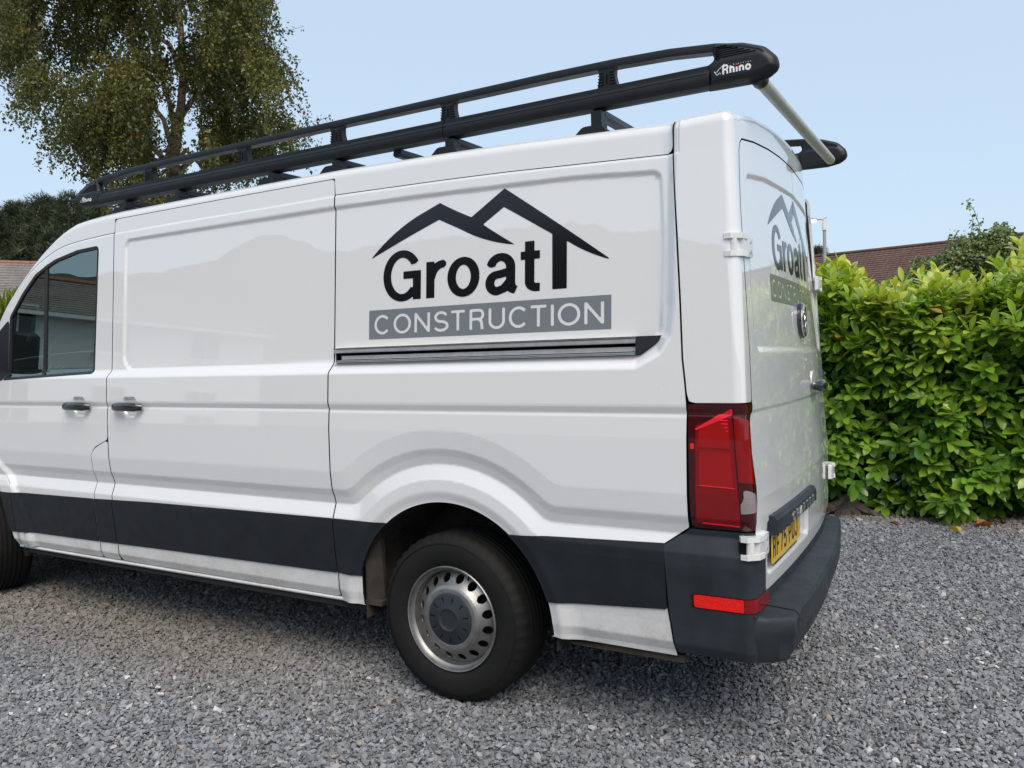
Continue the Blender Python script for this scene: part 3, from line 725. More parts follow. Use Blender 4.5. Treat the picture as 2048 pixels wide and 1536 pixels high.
LET = [GROAT[0:3], GROAT[3:5], GROAT[5:6], GROAT[6:8], GROAT[8:10]]; LX = [(-.34, -.10), (-.105, .012), (.005, .19), (.18, .362), (.353, .47)]
for g_, (a_, b_) in zip(LET, LX): region('letter', sd_strokes(g_, AS), bside, grid1(a_, b_, .003), grid1(1.68, 1.93, .003), M['vinyl'], rear_quarter, off=.0014, fold=0)
region('logo_decal', f_cons, bside, grid1(-.41, .77, .003), grid1(1.52, 1.68, .003), M['greyvinyl'], rear_quarter, off=.0012, fold=0)
# same artwork, smaller, across the two rear doors
def rmap(U, V):
    y = yof(U, V); return (y-.467)/.84-.399, (V-1.632)/.82+1.535
def rear_decal(name, sdf, side, mat, par, st, y0, y1, z0, z1, off=.0012):
    def f(U, V):
        a, b = rmap(U, V); y = yof(U, V); s = sdf(a, b)*.82
        return np.maximum(s, (y-1.0135) if side < 0 else (1.0225-y))
    region(name, f, body, grid1(TB+y0-.11, TB+y1-.06, st), grid1(z0, z1, st), mat, par, off=off, fold=0)
for side, par, a, b in ((-1, rdl, .45, 1.03), (1, rdr, 1.0, 1.46)):
    rear_decal('logo_decal', f_m2, side, M['vinyl'], par, .005, a, b, 1.75, 2.12)
    for g_, (a_, b_) in zip(LET, LX):
        ya, yb = .467+(a_+.399)*.84, .467+(b_+.399)*.84
        if (side < 0 and ya > 1.0) or (side > 0 and yb < 1.03): continue
        rear_decal('letter', sd_strokes(g_, AS), side, M['vinyl'], par, .004, max(a, ya), min(b, yb), 1.75, 1.96, .0015)
    rear_decal('logo_decal', f_cons, side, M['greyvinyl'], par, .004, a, b, 1.62, 1.745)

# --------------------------------------------------- rear door furniture
def rearbox(name, y0, y1, z0, z1, d, mat, par, bev=.008, tilt=0):
    """slab following the curve of the rear doors"""
    mb = MB(); ys = np.linspace(y0, y1, 9); v = []
    for y in ys:
        x = float(XR(y, .5*(z0+z1)))-.02
        prof = [(x, z0), (x+d+.02-bev+tilt, z0), (x+d+.02+tilt, z0+bev), (x+d+.02, z1-bev*2.2), (x+d+.02-bev*2, z1), (x, z1)]
        v += [(px, y, pz) for px, pz in prof]
    f = []
    for i in range(8):
        for k in range(6): k2 = (k+1) % 6; f.append((i*6+k, i*6+k2, i*6+6+k2, i*6+6+k))
    f.append(tuple(range(5, -1, -1))); f.append(tuple(48+k for k in range(6)))
    mb.add(v, f); return mb.build(name, mat, par)
garn = rearbox('door_garnish', .216, .985, .783, .853, .030, M['bumper'], rdl, .007)
lets = []; x = .455
for ch in 'CRAFTER':
    wd = .046; lets.append((ch, x, x+wd, .791, .828, .0046)); x += .069
ctex = text_strokes(lets)
def gpos(off):
    return lambda u, v: np.stack([XR(u, .82)+.030+off+u*0, u, v], -1)
for l_ in lets: region('letter', sd_strokes(text_strokes([l_])), gpos(0), grid1(l_[1]-.006, l_[2]+.006, .002), grid1(.78, .84, .002), M['chrome'], garn, off=.003, fold=.003)
# number plate
PY0, PY1, PZ0, PZ1 = .236, .756, .672, .786
pp_ = MB(); pp_.box((1.262, .30, .660), (1.2735, .70, .700)); pl_back = pp_.build('plate_holder', M['gloss'], rdl)
plate_pos = lambda u, v: np.stack([1.2765+.006*((u-.5)/.26)*0+u*0, u, v], -1)
plate = region('number_plate', PS(fillet([(PY0, PZ0), (PY1, PZ0), (PY1, PZ1), (PY0, PZ1)], .008)), plate_pos, grid1(.22, .78, .02), grid1(.66, .80, .02), M['plate'], rdl, fold=.002)
x = PY0+.020; items = []
for ch in 'RF75 PUJ':
    if ch == ' ': x += .030; continue
    items.append((ch, x, x+.049, PZ0+.018, PZ0+.096, .0058)); x += .0605
for l_ in items: region('plate_character', sd_strokes(text_strokes([l_])), plate_pos, grid1(l_[1]-.006, l_[2]+.006, .0025), grid1(.67, .79, .0028), M['text'], plate, off=.0009, fold=0)
small = []; x = .40
for wd in (.010, .007, .011, .006, .010, .008, .011): small.append(([(x, .671), (x+wd, .671)], .0042)); x += wd+.0045
region('plate_footer', sd_strokes(small), lambda u, v: np.stack([1.2742+u*0, u, v], -1), grid1(.39, .52, .0014), grid1(.661, .68, .0014), M['white'], pl_back, fold=0)
# emblem: chrome roundel over the door joint
EY, EZ = 1.030, 1.573
em = MB(); em.tube([(1.20, EY, EZ), (1.2500, EY, EZ), (1.2560, EY, EZ)], [.078, .078, .073], 40)
emb = em.build('emblem', M['gloss'], rdr, True)
vw = [(arc(.5, .5, .45, .45, 0, 360, 40), .04), ([(.27, .88), (.5, .50), (.73, .88)], .037), ([(.12, .72), (.34, .13), (.5, .42), (.66, .13), (.88, .72)], .037)]
def vwsd(U, V):
    a = (U-(EY-.072))/.144; b = (V-(EZ-.072))/.144
    ringd = np.abs(np.hypot(a-.5, b-.5)-.455)-.04
    s = sd_strokes([(p, r) for p, r in vw[1:]])(a, b)
    s = np.maximum(s, np.hypot(a-.5, b-.5)-.455)
    return np.minimum(ringd, s)*.144
region('emblem_badge', vwsd, lambda u, v: np.stack([1.2565+.007*(1-((u-EY)**2+(v-EZ)**2)/.0052), u, v], -1), grid1(EY-.08, EY+.08, .002), grid1(EZ-.08, EZ+.08, .002), M['chrome'], emb, off=.003, fold=.004)
# door handle on the right-hand rear door
hb = MB(); n = 13; pts = []
for i in range(n):
    s = i/(n-1); y = 1.17+.20*s; pts.append((float(XR(y, 1.28))+.010+.040*math.sin(math.pi*s)**.5, y, 1.278))
hb.tube(pts, [.012+.010*min(1, math.sin(math.pi*i/(n-1))*2) for i in range(n)], 10, scale=(.8, 1.3))
hb.build('door_handle', M['gloss'], rdr, True)
hb = MB(); hb.tube([(1.235, 1.27, 1.30), (1.2500, 1.27, 1.30)], .045, 20); hb.build('handle_cup', M['paint'], rdr, True)
# hinges: white castings wrapping the corner
def hinge(zc, sgn, dx=0, so=0., h=.039):
    """cast hinge: knuckles round a pin at the corner, leaf lying on the door"""
    Y = (lambda y: y) if sgn > 0 else (lambda y: W-y)
    X = lambda y: float(XR(y, zc))+dx
    px, py = X(.06)-.030, so-.004
    hb = MB()
    for z0, z1 in ((zc+h-.018, zc+h), (zc-h, zc-h+.018)):
        pts = [(px-.022, Y(py+.004)), (px-.012, Y(py-.015)), (px+.012, Y(py-.019)), (X(.1)+.014, Y(py+.010)), (X(.1)+.022, Y(py+.05)), (X(.1)+.006, Y(py+.07)), (px, Y(py+.02))]
        hb.prism(pts if sgn > 0 else pts[::-1], z0, z1, 'z')
    ys_ = np.linspace(so+.012, so+.135, 7); n = len(ys_); v = []
    for y in ys_:
        e = .003*(y > ys_[-2]); v += [(X(y)-.004, Y(y), zc-h+e), (X(y)+.016-e, Y(y), zc-h+.003+e), (X(y)+.016-e, Y(y), zc+h-.003-e), (X(y)-.004, Y(y), zc+h-e)]
    f = []
    for k in range(n-1):
        for q in range(4): q2 = (q+1) % 4; f.append((k*4+q, k*4+q2, k*4+4+q2, k*4+4+q))
    f += [(0, 1, 2, 3), ((n-1)*4+3, (n-1)*4+2, (n-1)*4+1, (n-1)*4)]
    hb.add(v, f)
    hb.tube([(px+.016, Y(py+.001), zc-h+.003), (px+.016, Y(py+.001), zc+h-.003)], .0135, 12)
    o = hb.build('hinge', M['hinge'], van, False)
    for dz in (-.017, .017):
        sc = MB(); yy = so+.098; sc.tube([(X(yy)+.008, Y(yy), zc+dz), (X(yy)+.0175, Y(yy), zc+dz)], .0075, 10); sc.build('screw', M['alu'], o)
    pd = MB(); pd.box((px-.020, min(Y(py-.009), Y(py+.012)), zc-h+.018), (px+.002, max(Y(py-.009), Y(py+.012)), zc+h-.018)); pd.build('hinge_pad', M['black'], o)
M['hinge'] = simple('hinge_white', (.70, .70, .69), .3, coat=.6, var=.08, vscale=20)
hinge(1.800, 1, -.004, .046); hinge(.777, 1, .004, .018)
hinge(1.800, -1, -.060, .075); hinge(.790, -1, -.048, .055)
# high level brake lamp under the roof edge
bl = MB(); bl.box((1.165, .90, 2.305), (1.200, 1.20, 2.330), .004); bl.build('brake_light', M['lens'], van)
# roof seam lips where the roof skin meets the header
# ------------------------------------------------------------ rear bumper
def bump_x(y):
    yn_ = min(y, 2.04-y); a = min(1, max(0, (yn_-.035)/.05))
    xc = float(XR(y, .5))-.05*(1-math.sqrt(1-(1-a)**2))+.007
    xo = min(1.390-.062*(y-.5)**2, xc+.150*float(sst(-.02, .14, yn_-.035)))
    t_ = float(sst(.10, .20, yn_)); return xo, .530+.026*t_, .542+.058*t_
def bumper():
    ys = np.concatenate([np.linspace(.036, .16, 16), np.linspace(.20, 1.84, 24), np.linspace(1.88, 2.004, 12)])
    v = []; f = []
    for y in ys:
        xi = float(XR(y, .6))-.03
        e = 1-abs((y-1.02)/.98)**6
        yn_ = min(y, 2.04-y); xo, zt, zw = bump_x(y); kb = float(sst(.036, .16, yn_))
        prof = [(xi, zw), (xi+.028, zw), (xi+.032, min(.566, zt+.006)), (xo-.012, zt), (xo, zt-.014), (xo-.002*kb, .470), (xo-.014*kb, .462), (xo-.030*kb, .385), (xo-.05*kb-.01, .372), (xi-.06, .372)]
        fd_ = 1-float(sst(.036, .15, yn_)); sg = 1 if y < 1 else -1
        v += [(a, y+sg*fd_*max(0, float(np.interp(b, PZ, PI_))-.034), b) for a, b in prof]
    n = 10
    for i in range(len(ys)-1):
        for k in range(n): k2 = (k+1) % n; f.append((i*n+k, i*n+k2, i*n+n+k2, i*n+n+k))
    f.append(tuple(range(n-1, -1, -1))); f.append(tuple((len(ys)-1)*n+k for k in range(n)))
    return v, f, ys
v, f, ys = bumper()
mb = MB().add(v, f); bump_o = mb.build('rear_bumper', M['bumper'], van, True)
# joints between the step and the corner caps, tread pads
def bump_ring(name, y0, y1, mat, grow):
    mb = MB(); v = []; f = []; n = 0
    for y in (y0, y1):
        xi = float(XR(y, .6))-.03; e = 1-abs((y-1.02)/.98)**6
        xo, zt, zw = bump_x(y); xo += grow; zt += grow
        pr_ = [(xi, zw+grow), (xi+.028+grow, zw+grow), (xi+.032+grow, min(.566, zt+.006)+grow), (xo-.012, zt), (xo, zt-.014), (xo-.002, .470), (xo-.014, .462), (xo-.030, .385), (xo-.05, .372-grow), (xi-.06, .372-grow)]
        v += [(a, y, b) for a, b in pr_]; n = len(pr_)
    for k in range(n): k2 = (k+1) % n; f.append((k, k2, n+k2, n+k))
    return mb.add(v, f).build(name, mat, bump_o)
for y in (.150, 1.89): bump_ring('bumper_joint', y, y+.004, M['black'], .0008)
# -------------------------------------------------------- wheels and arches
def wheel(x, yface, sgn):
    par_empty = None
    # tyre
    prof = [(.222, .012), (.236, .002), (.262, -.008), (.300, -.010), (.328, -.004), (.341, .007), (.3535, .022), (.356, .034)]
    grooves = [.062, .090, .118, .146, .174]
    for g in grooves: prof += [(.3562, g-.005), (.3485, g-.0035), (.3485, g+.0035), (.3562, g+.005)]
    prof += [(.356, .204), (.350, .222), (.335, .238), (.30, .248), (.26, .245), (.222, .225)]
    n = 132; v = []; f = []; m = len(prof)
    for k in range(n):
        a = 2*math.pi*k/n
        for j, (r, y) in enumerate(prof):
            rr = r
            if 4 <= j <= 7 and k % 3 == 0: rr -= .0065       # shoulder blocks
            v.append((x+rr*math.cos(a), yface+sgn*y, .352+rr*math.sin(a)))
    for k in range(n):
        k2 = (k+1) % n
        for j in range(m-1): f.append((k*m+j, k*m+j+1, k2*m+j+1, k2*m+j))
    tyre = MB().add(v, f).build('wheel', M['tyre'], van, True)
    # raised ring on the sidewall
    def rev(prof, mat, name, n=64, par=tyre):
        v = []; f = []; m = len(prof)
        for k in range(n):
            a = 2*math.pi*k/n
            for r, y in prof: v.append((x+r*math.cos(a), yface+sgn*y, .352+r*math.sin(a)))
        for k in range(n):
            k2 = (k+1) % n
            for j in range(m-1): f.append((k*m+j, k*m+j+1, k2*m+j+1, k2*m+j))
        return MB().add(v, f).build(name, mat, par, True)
    rev([(.3225, -.0045), (.3215, -.0085), (.3195, -.0085), (.3185, -.0095)], M['tyre'], 'sidewall_ring')
    rim = rev([(.2215, .012), (.2225, .004), (.2195, .0), (.2150, .002), (.2120, .014), (.2060, .022), (.2010, .026), (.1990, .040), (.1960, .058), (.1900, .064), (.1860, .064), (.1850, .20)], M['steel'], 'wheel_rim')
    # pierced disc
    def yz(r): return np.interp(r, [0, .060, .100, .112, .128, .140, .148, .156, .186, .200], [.004, .004, .004, .000, .001, .008, .018, .026, .048, .060])
    def dsd(U, V):
        r = np.hypot(U, V); a = np.arctan2(V, U); k = 2*math.pi/16; a0 = (np.floor(a/k)+.5)*k
        hole = .0185-np.hypot(U-.169*np.cos(a0), V-.169*np.sin(a0))
        return np.maximum(np.maximum(r-.194, .095-r), hole)
    if sgn > 0:
        pos = lambda u, v: np.stack([x+u, yface+yz(np.hypot(u, v)), .352+v], -1)
        region('wheel_disc', dsd, pos, grid1(-.2, .2, .004), grid1(-.2, .2, .004), M['steel'], tyre, fold=.006)
        rev([(.1075, .012), (.1065, -.001), (.100, -.004), (.062, -.006), (.052, -.012), (.046, -.013), (.040, -.009), (.034, -.008), (.0005, -.009)], M['cap'], 'hub_cap')
        for q in range(11):
            a = 2*math.pi*q/11+.2; c_, s_ = math.cos(a), math.sin(a)
            for r0, r1 in ((.072, .096),):
                pts = [(x+r*c_-t*s_, .352+r*s_+t*c_) for r, t in ((r0, -.0016), (r1, -.0022), (r1, .0022), (r0, .0016))]
                MB().prism(pts, yface-.0062, yface-.0035, 'y').build('cap_slot', M['black'], tyre)
        rev([(.185, .085), (.150, .088), (.0, .088)], M['drum'], 'brake_disc')
        vl = MB(); vl.tube([(x+.075, yface+.045, .352+.181), (x+.085, yface+.018, .352+.170)], .004, 8); vl.build('valve', M['black'], tyre)
    return tyre
wheel(0, .045, 1); fwheel = wheel(-3.71, .045, 1)
fwheel.matrix_local = Matrix.Translation((-3.71, .16, 0)) @ Matrix.Rotation(R(-13), 4, 'Z') @ Matrix.Translation((3.71, -.16, 0))
wheel(0, W-.045, -1); wheel(-3.64, W-.045, -1)
def arch_liner(cx, r0, jamb):
    mb = MB(); v = []; f = []; n = 28
    for i in range(n+1):
        a = R(-8+196*i/n); rr = r0
        px, pz = cx+rr*math.cos(a), .36+rr*math.sin(a)
        if jamb and px < cx-.458: px = cx-.458
        v += [(px, .050, pz), (px*.999, .30, pz+.01), (px, .46, pz-.03)]
    for i in range(n):
        for k in range(2): f.append((i*3+k, i*3+k+1, i*3+4+k, i*3+3+k))
    mb.add(v, f)
    mb.box((cx-.5, .46, .30), (cx+.5, .47, .9))
    return mb.build('wheel_arch_liner', M['liner'], van, True)
near(arch_liner(.005, .497, True)); near(arch_liner(-3.64, .47, False))
jb = MB(); jb.add([(-.452, .058, .36), (-.452, .058, .60), (-.405, .10, .66), (-.398, .115, .375), (-.40, .13, .375), (-.405, .13, .66)], [(0, 3, 2, 1), (3, 4, 5, 2)])
jb.box((-.46, .06, .352), (-.375, .135, .372)); near(jb.build('sill_end', M['liner'], van))
jb = MB(); jb.add([(.50, .062, .34), (.98, .062, .366), (.98, .10, .355), (.50, .10, .33)], [(0, 1, 2, 3)]); jb.box((.55, .075, .325), (1.0, .10, .352)); near(jb.build('sill_inner', M['liner'], van))
# ---------------------------------------------------------------- cab inside
db = MB(); db.prism([(-3.62, .80), (-3.22, .80), (-3.18, 1.10), (-3.22, 1.32), (-3.36, 1.46), (-3.62, 1.44)], .16, 1.88, 'y'); dash = db.build('dashboard', M['dashdark'], van)
db = MB(); db.box((-3.235, .50, 1.20), (-3.16, 1.20, 1.40), .02); db.build('glovebox', M['dash'], dash)
db = MB(); db.box((-3.22, .22, 1.22), (-3.15, .40, 1.40), .02); db.build('air_vent', M['dash'], dash)
db = MB()
for k in range(5): db.box((-3.148, .24, 1.245+.028*k), (-3.140, .38, 1.255+.028*k))
db.build('vent_slat', M['dashdark'], dash)
db = MB(); db.tube([(-3.35, 1.45, 1.30), (-3.12, 1.50, 1.36)], .03); db.tube([(-3.10+.14*math.cos(a)*.4, 1.50+.19*math.cos(a), 1.37+.19*math.sin(a)) for a in np.linspace(0, 6.283, 25)], .014, 8, False); db.build('steering_wheel', M['dashdark'], van, True)
db = MB(); db.tube([(-3.02, .12, 1.90), (-3.06, .13, 1.82), (-3.12, .13, 1.70), (-3.16, .12, 1.62)], .013, 8); db.build('grab_handle', M['dash'], van, True)
for y0, y1 in ((.22, .66), (.70, 1.12), (1.36, 1.84)):
    db = MB(); db.box((-2.95, y0, .85), (-2.45, y1, 1.02), .04); db.box((-2.50, y0, .95), (-2.36, y1, 1.48), .04); db.build('seat', M['dashdark'], van, True)
db = MB(); db.box((-2.33, .125, .45), (-2.31, 1.91, 2.18)); db.box((-4.4, .2, .40), (-2.3, 1.84, .46)); db.box((-3.66, .12, .45), (-3.60, 1.92, 1.36)); db.build('bulkhead', M['dashdark'], van)
db = MB(); db.box((-2.72, .12, 2.20), (-2.30, 1.92, 2.215)); db.build('headlining', M['dash'], van)
it = MB(); it.tube([(-3.10, .16, 1.43), (-2.93, .12, 1.455)], .006, 6); it.build('pencil', M['yellow'], van)
it = MB(); it.tube([(-2.93, .13, 1.44), (-2.80, .10, 1.46)], .004, 6); it.tube([(-2.90, .14, 1.435), (-2.79, .11, 1.45)], .004, 6); it.build('paper_roll', M['white'], van)

# ------------------------------------------------------------- roof rack
def side_rail(y, s, rise=0.):
    """s = +1 for the near rail (outer face towards -y)"""
    m = MB(); zt = rise
    # lower tube: rounded box section with a ledge
    sec = [(-.030, .006), (-.036, .020), (-.036, .046), (-.030, .060), (-.022, .066), (-.022, .080), (-.012, .084), (.012, .084), (.024, .066), (.024, .010), (.012, .0), (-.014, .0)]
    v = []; f = []; n = len(sec)
    xs = [-2.47, 1.10]
    for x in xs: v += [(x, y+s*a, 2.382+zt+b) for a, b in sec]
    for k in range(n): k2 = (k+1) % n; f.append((k, k2, n+k2, n+k))
    m.add(v, f); rail = m.build('rack_rail', M['rack'], van, True)
    mg = MB(); mg.box((-2.46, y-s*.0366 if s > 0 else y+.0355, 2.382+zt+.047), (1.09, y-s*.0355 if s > 0 else y+.0366, 2.382+zt+.0485)); mg.build('rail_groove', M['black'], rail)
    for x in (-.055,):
        mg = MB(); mg.add([(xx, y+s*a*1.03, 2.3825+zt+b*1.0) for xx in (x, x+.004) for a, b in sec], [(k, (k+1) % n, n+(k+1) % n, n+k) for k in range(n)]); mg.build('rail_joint', M['black'], rail)
    # top rail: curved down into both end caps
    top = [(-2.69, 2.478), (-2.60, 2.520), (-2.47, 2.545), (-2.20, 2.562), (-1.6, 2.565), (-.6, 2.565), (.45, 2.565), (.75, 2.561), (.95, 2.553), (1.12, 2.536), (1.22, 2.515), (1.29, 2.485)]
    v = []; f = []; sec2 = [(-.024, -.008), (-.020, 0), (.018, 0), (.024, -.008), (.022, -.030), (-.020, -.030)]; n2 = 6
    for i, (x, z) in enumerate(top):
        v += [(x, y+s*a, z+zt+b) for a, b in sec2]
    for i in range(len(top)-1):
        for k in range(n2): k2 = (k+1) % n2; f.append((i*n2+k, i*n2+k2, i*n2+n2+k2, i*n2+n2+k))
    f.append(tuple(range(n2))); f.append(tuple((len(top)-1)*n2+k for k in range(n2)))
    MB().add(v, f).build('top_rail', M['rack'], rail, True)
    # uprights with ribs
    for x in (.701, -.034, -.664, -1.293, -2.034):
        u = MB(); pts = [(x-.040, 2.462), (x+.040, 2.462), (x+.030, 2.505), (x+.031, 2.530), (x+.050, 2.541), (x-.050, 2.541), (x-.036, 2.530), (x-.032, 2.505)]
        u.prism([(a, b+zt) for a, b in pts], y-.018, y+.014, 'y')
        for k in range(5):
            zz = 2.472+.011*k+zt
            u.box((x-.038+.0012*k, y-s*.0215-.001, zz), (x-.014, y-s*.0215+.004, zz+.004)); u.box((x+.010, y-s*.0215-.001, zz), (x+.037-.0012*k, y-s*.0215+.004, zz+.004))
        up = u.build('rack_upright', M['rack'], rail, True)
        u = MB(); u.box((x-.004, y-s*.0195-.0003, 2.474+zt), (x+.002, y-s*.0195+.002, 2.512+zt)); u.build('slot', M['black'], up)
    # rear cap with opening already left by the rails
    cap = fillet([(1.09, 2.376), (1.24, 2.374), (1.300, 2.384), (1.340, 2.410), (1.330, 2.452), (1.290, 2.494), (1.215, 2.523), (1.105, 2.541), (1.105, 2.502), (1.113, 2.480), (1.085, 2.465)], [0, .05, .06, .03, .04, .06, .1, 0, .01, .015, .01])
    csd = lambda U, V: sd_poly(cap, U, V)
    def cpos(d, sd_):
        def g(u, v):
            q = -sd_poly(cap, u, v); th = .038*np.sqrt(np.clip(1-(1-np.clip(q/.035, 0, 1))**2, 0, 1))
            th = th-.005*sst(2.462, 2.472, v)*sst(.014, .022, q)
            return np.stack([u, y-s*th*d, v+zt], -1)
        return g
    gu, gv = grid1(1.08, 1.35, .004), grid1(2.36, 2.55, .004)
    cp = region('rack_end_cap', csd, cpos(1, 1) if s > 0 else (lambda u, v: cpos(1, 1)(u, v)), gu, gv, M['rack'], rail, fold=0)
    region('rack_end_cap', csd, lambda u, v: cpos(-.7, 1)(u, v), gu, gv, M['rack'], rail, fold=0)
    if s > 0:
        for k in range(6):
            rb = MB(); z0 = 2.477+.0078*k; x0 = 1.122; x1 = 1.262-.020*k
            rb.box((x0, y-.0345, z0), (x1, y-.025, z0+.0017)); rb.build('cap_rib', M['black'], cp)
    cap2 = fillet([(-2.45, 2.378), (-2.655, 2.392), (-2.712, 2.425), (-2.706, 2.458), (-2.67, 2.494), (-2.60, 2.518), (-2.49, 2.540), (-2.478, 2.470), (-2.45, 2.466)], [0, .04, .03, .03, .04, .05, 0, .01, 0])
    def c2(d):
        def g(u, v):
            q = -sd_poly(cap2, u, v); th = .038*np.sqrt(np.clip(1-(1-np.clip(q/.032, 0, 1))**2, 0, 1)); th = th-.005*sst(2.458, 2.468, v)*sst(.010, .018, q)
            return np.stack([u, y-s*th*d, v+zt], -1)
        return g
    gu, gv = grid1(-2.72, -2.44, .005), grid1(2.37, 2.55, .005)
    cp2 = region('rack_end_cap', lambda U, V: sd_poly(cap2, U, V), c2(1), gu, gv, M['rack'], rail, fold=0)
    region('rack_end_cap', lambda U, V: sd_poly(cap2, U, V), c2(-.7), gu, gv, M['rack'], rail, fold=0)
    if s > 0:
        for k in range(5):
            rb = MB(); z0 = 2.470+.0078*k; rb.box((-2.645+.022*k, y-.0345, z0), (-2.50, y-.025, z0+.0017)); rb.build('cap_rib', M['black'], cp2)
        # brand lettering on both caps
        def rh(x0, z0, wd, par, big_):
            k = wd/.088; its = [('R', x0, x0+.020*k, z0, z0+.030*k, .0027*k), ('h', x0+.022*k, x0+.038*k, z0, z0+.0215*k, .0029*k), ('i', x0+.0405*k, x0+.048*k, z0, z0+.020*k, .0029*k), ('n', x0+.0505*k, x0+.067*k, z0, z0+.020*k, .0029*k), ('o', x0+.0695*k, x0+.088*k, z0, z0+.020*k, .0029*k)]
            zo = 2.382
            region('lettering', sd_strokes(text_strokes(its)), lambda u, v: np.stack([u, y-.0392+u*0, v], -1), grid1(x0-.01, x0+wd+.02, .0016), grid1(z0-.005, z0+.04*k, .0016), M['white'], par, fold=0)
            hd = [([(x0-.004*k, z0+.002), (x0-.008*k, z0+.008*k), (x0-.017*k, z0+.002*k), (x0-.025*k, z0+.014*k), (x0-.016*k, z0+.012*k), (x0-.012*k, z0+.018*k), (x0+.006*k, z0+.032*k), (x0+.02*k, z0+.0315*k)], .0009*k)]
            region('lettering', sd_strokes(hd), lambda u, v: np.stack([u, y-.0391+u*0, v], -1), grid1(x0-.03*k, x0+.03*k, .0012), grid1(z0-.005, z0+.04*k, .0012), M['white'], par, fold=0)
            if big_:
                dots = [([(x0+.034*k+.0073*k*q, z0+.0255*k), (x0+.037*k+.0073*k*q, z0+.0255*k)], .0013*k) for q in range(8)]
                dots.append(([(x0+.034*k, z0+.0285*k), (x0+.035*k, z0+.0285*k)], .0008))
                region('lettering', sd_strokes([d_ for q, d_ in enumerate(dots) if q != 1]), lambda u, v: np.stack([u, y-.0391+u*0, v], -1), grid1(x0+.03*k, x0+.1*k, .0012), grid1(z0+.02*k, z0+.034*k, .0012), M['white'], par, fold=0)
                region('lettering', lambda U, V: np.hypot(U-(x0+.0442*k), V-(z0+.0245*k))-.0032*k, lambda u, v: np.stack([u, y-.0393+u*0, v], -1), grid1(x0+.03*k, x0+.06*k, .0012), grid1(z0+.018*k, z0+.034*k, .0012), M['redprint'], par, fold=0)
        rh(1.148, 2.4135, .100, cp, True); rh(-2.615, 2.412, .085, cp2, False)
    return rail
side_rail(.20, 1); side_rail(1.84, -1, .030)
for x in (.66, -.02, -.33, -.66, -1.08, -1.78, -2.24):
    cb = MB(); n = 9; v = []; f = []
    sec = [(-.024, .0), (-.020, .022), (-.008, .028), (.008, .028), (.020, .022), (.024, .0), (.014, -.010), (-.014, -.010)]
    for y, dz in ((.205, 0), (1.835, .03)):
        v += [(x+a, y, 2.362+b+dz) for a, b in sec]
    for k in range(8): f.append((k, (k+1) % 8, 8+(k+1) % 8, 8+k))
    f += [tuple(range(8)), tuple(range(15, 7, -1))]
    bar = cb.add(v, f).build('rack_crossbar', M['rack'], van, True)
    if x not in (-.33,):
        for yy, dz in ((.175, 0), (1.865, .02)):
            ft = MB(); zb_ = zg(x)+.085
            prof = fillet([(x-.095, zb_-.005), (x+.060, zb_-.005), (x+.060, zb_+.035), (x+.025, zb_+.072), (x-.050, zb_+.072), (x-.092, zb_+.035)], [0, 0, .04, .03, .03, .04])
            ft.prism(prof, yy-.030, yy+.035, 'y'); ft.box((x-.022, yy-.01, zb_+.03), (x+.022, yy+.045, 2.375+dz))
            ft.build('foot', M['rack'], bar, True)
rp = MB(); rp.tube([(1.262, .225, 2.392), (1.258, 1.80, 2.430)], .0235, 20); roller = rp.build('rack_roller', M['pole'], van, True)
rp = MB(); rp.tube([(1.262, .19, 2.393), (1.262, .238, 2.393)], .029, 16); rp.build('roller_socket', M['rack'], roller, True)

# far side of the van: mirrored copies of the near parts (shared shapes)
def mirror(o, parent, shift):
    c = o.copy(); COL.objects.link(c); c.parent = parent
    return c
mroot = []
for o in list(FAR):
    if o.parent is not van: continue
    far_x = -.075 if o.name.split('.')[0] in ('tail_light', 'corner_bumper', 'corner_pillar') else 0
    c = o.copy(); COL.objects.link(c); c.parent = van
    c.scale = (1, -1, 1); c.location = (far_x, W, 0)
    for ch in [q for q in list(o.children)]:
        if 'decal' in ch.name: continue
        g = ch.copy(); COL.objects.link(g); g.parent = c
bpy.data.objects.remove(HIDE_NEAR)

# ======================================================== THE SURROUNDINGS
def at(px, py, depth):
    """a point seen at photo pixel (px, py), depth metres along the view axis"""
    return CP+CF*depth+CR*depth*(px-1024)/FPX-CU*depth*(py-768)/FPX
def on_ground(px, py):
    d = CF*FPX+CR*(px-1024)-CU*(py-768); return CP-d*(CP[2]/d[2])
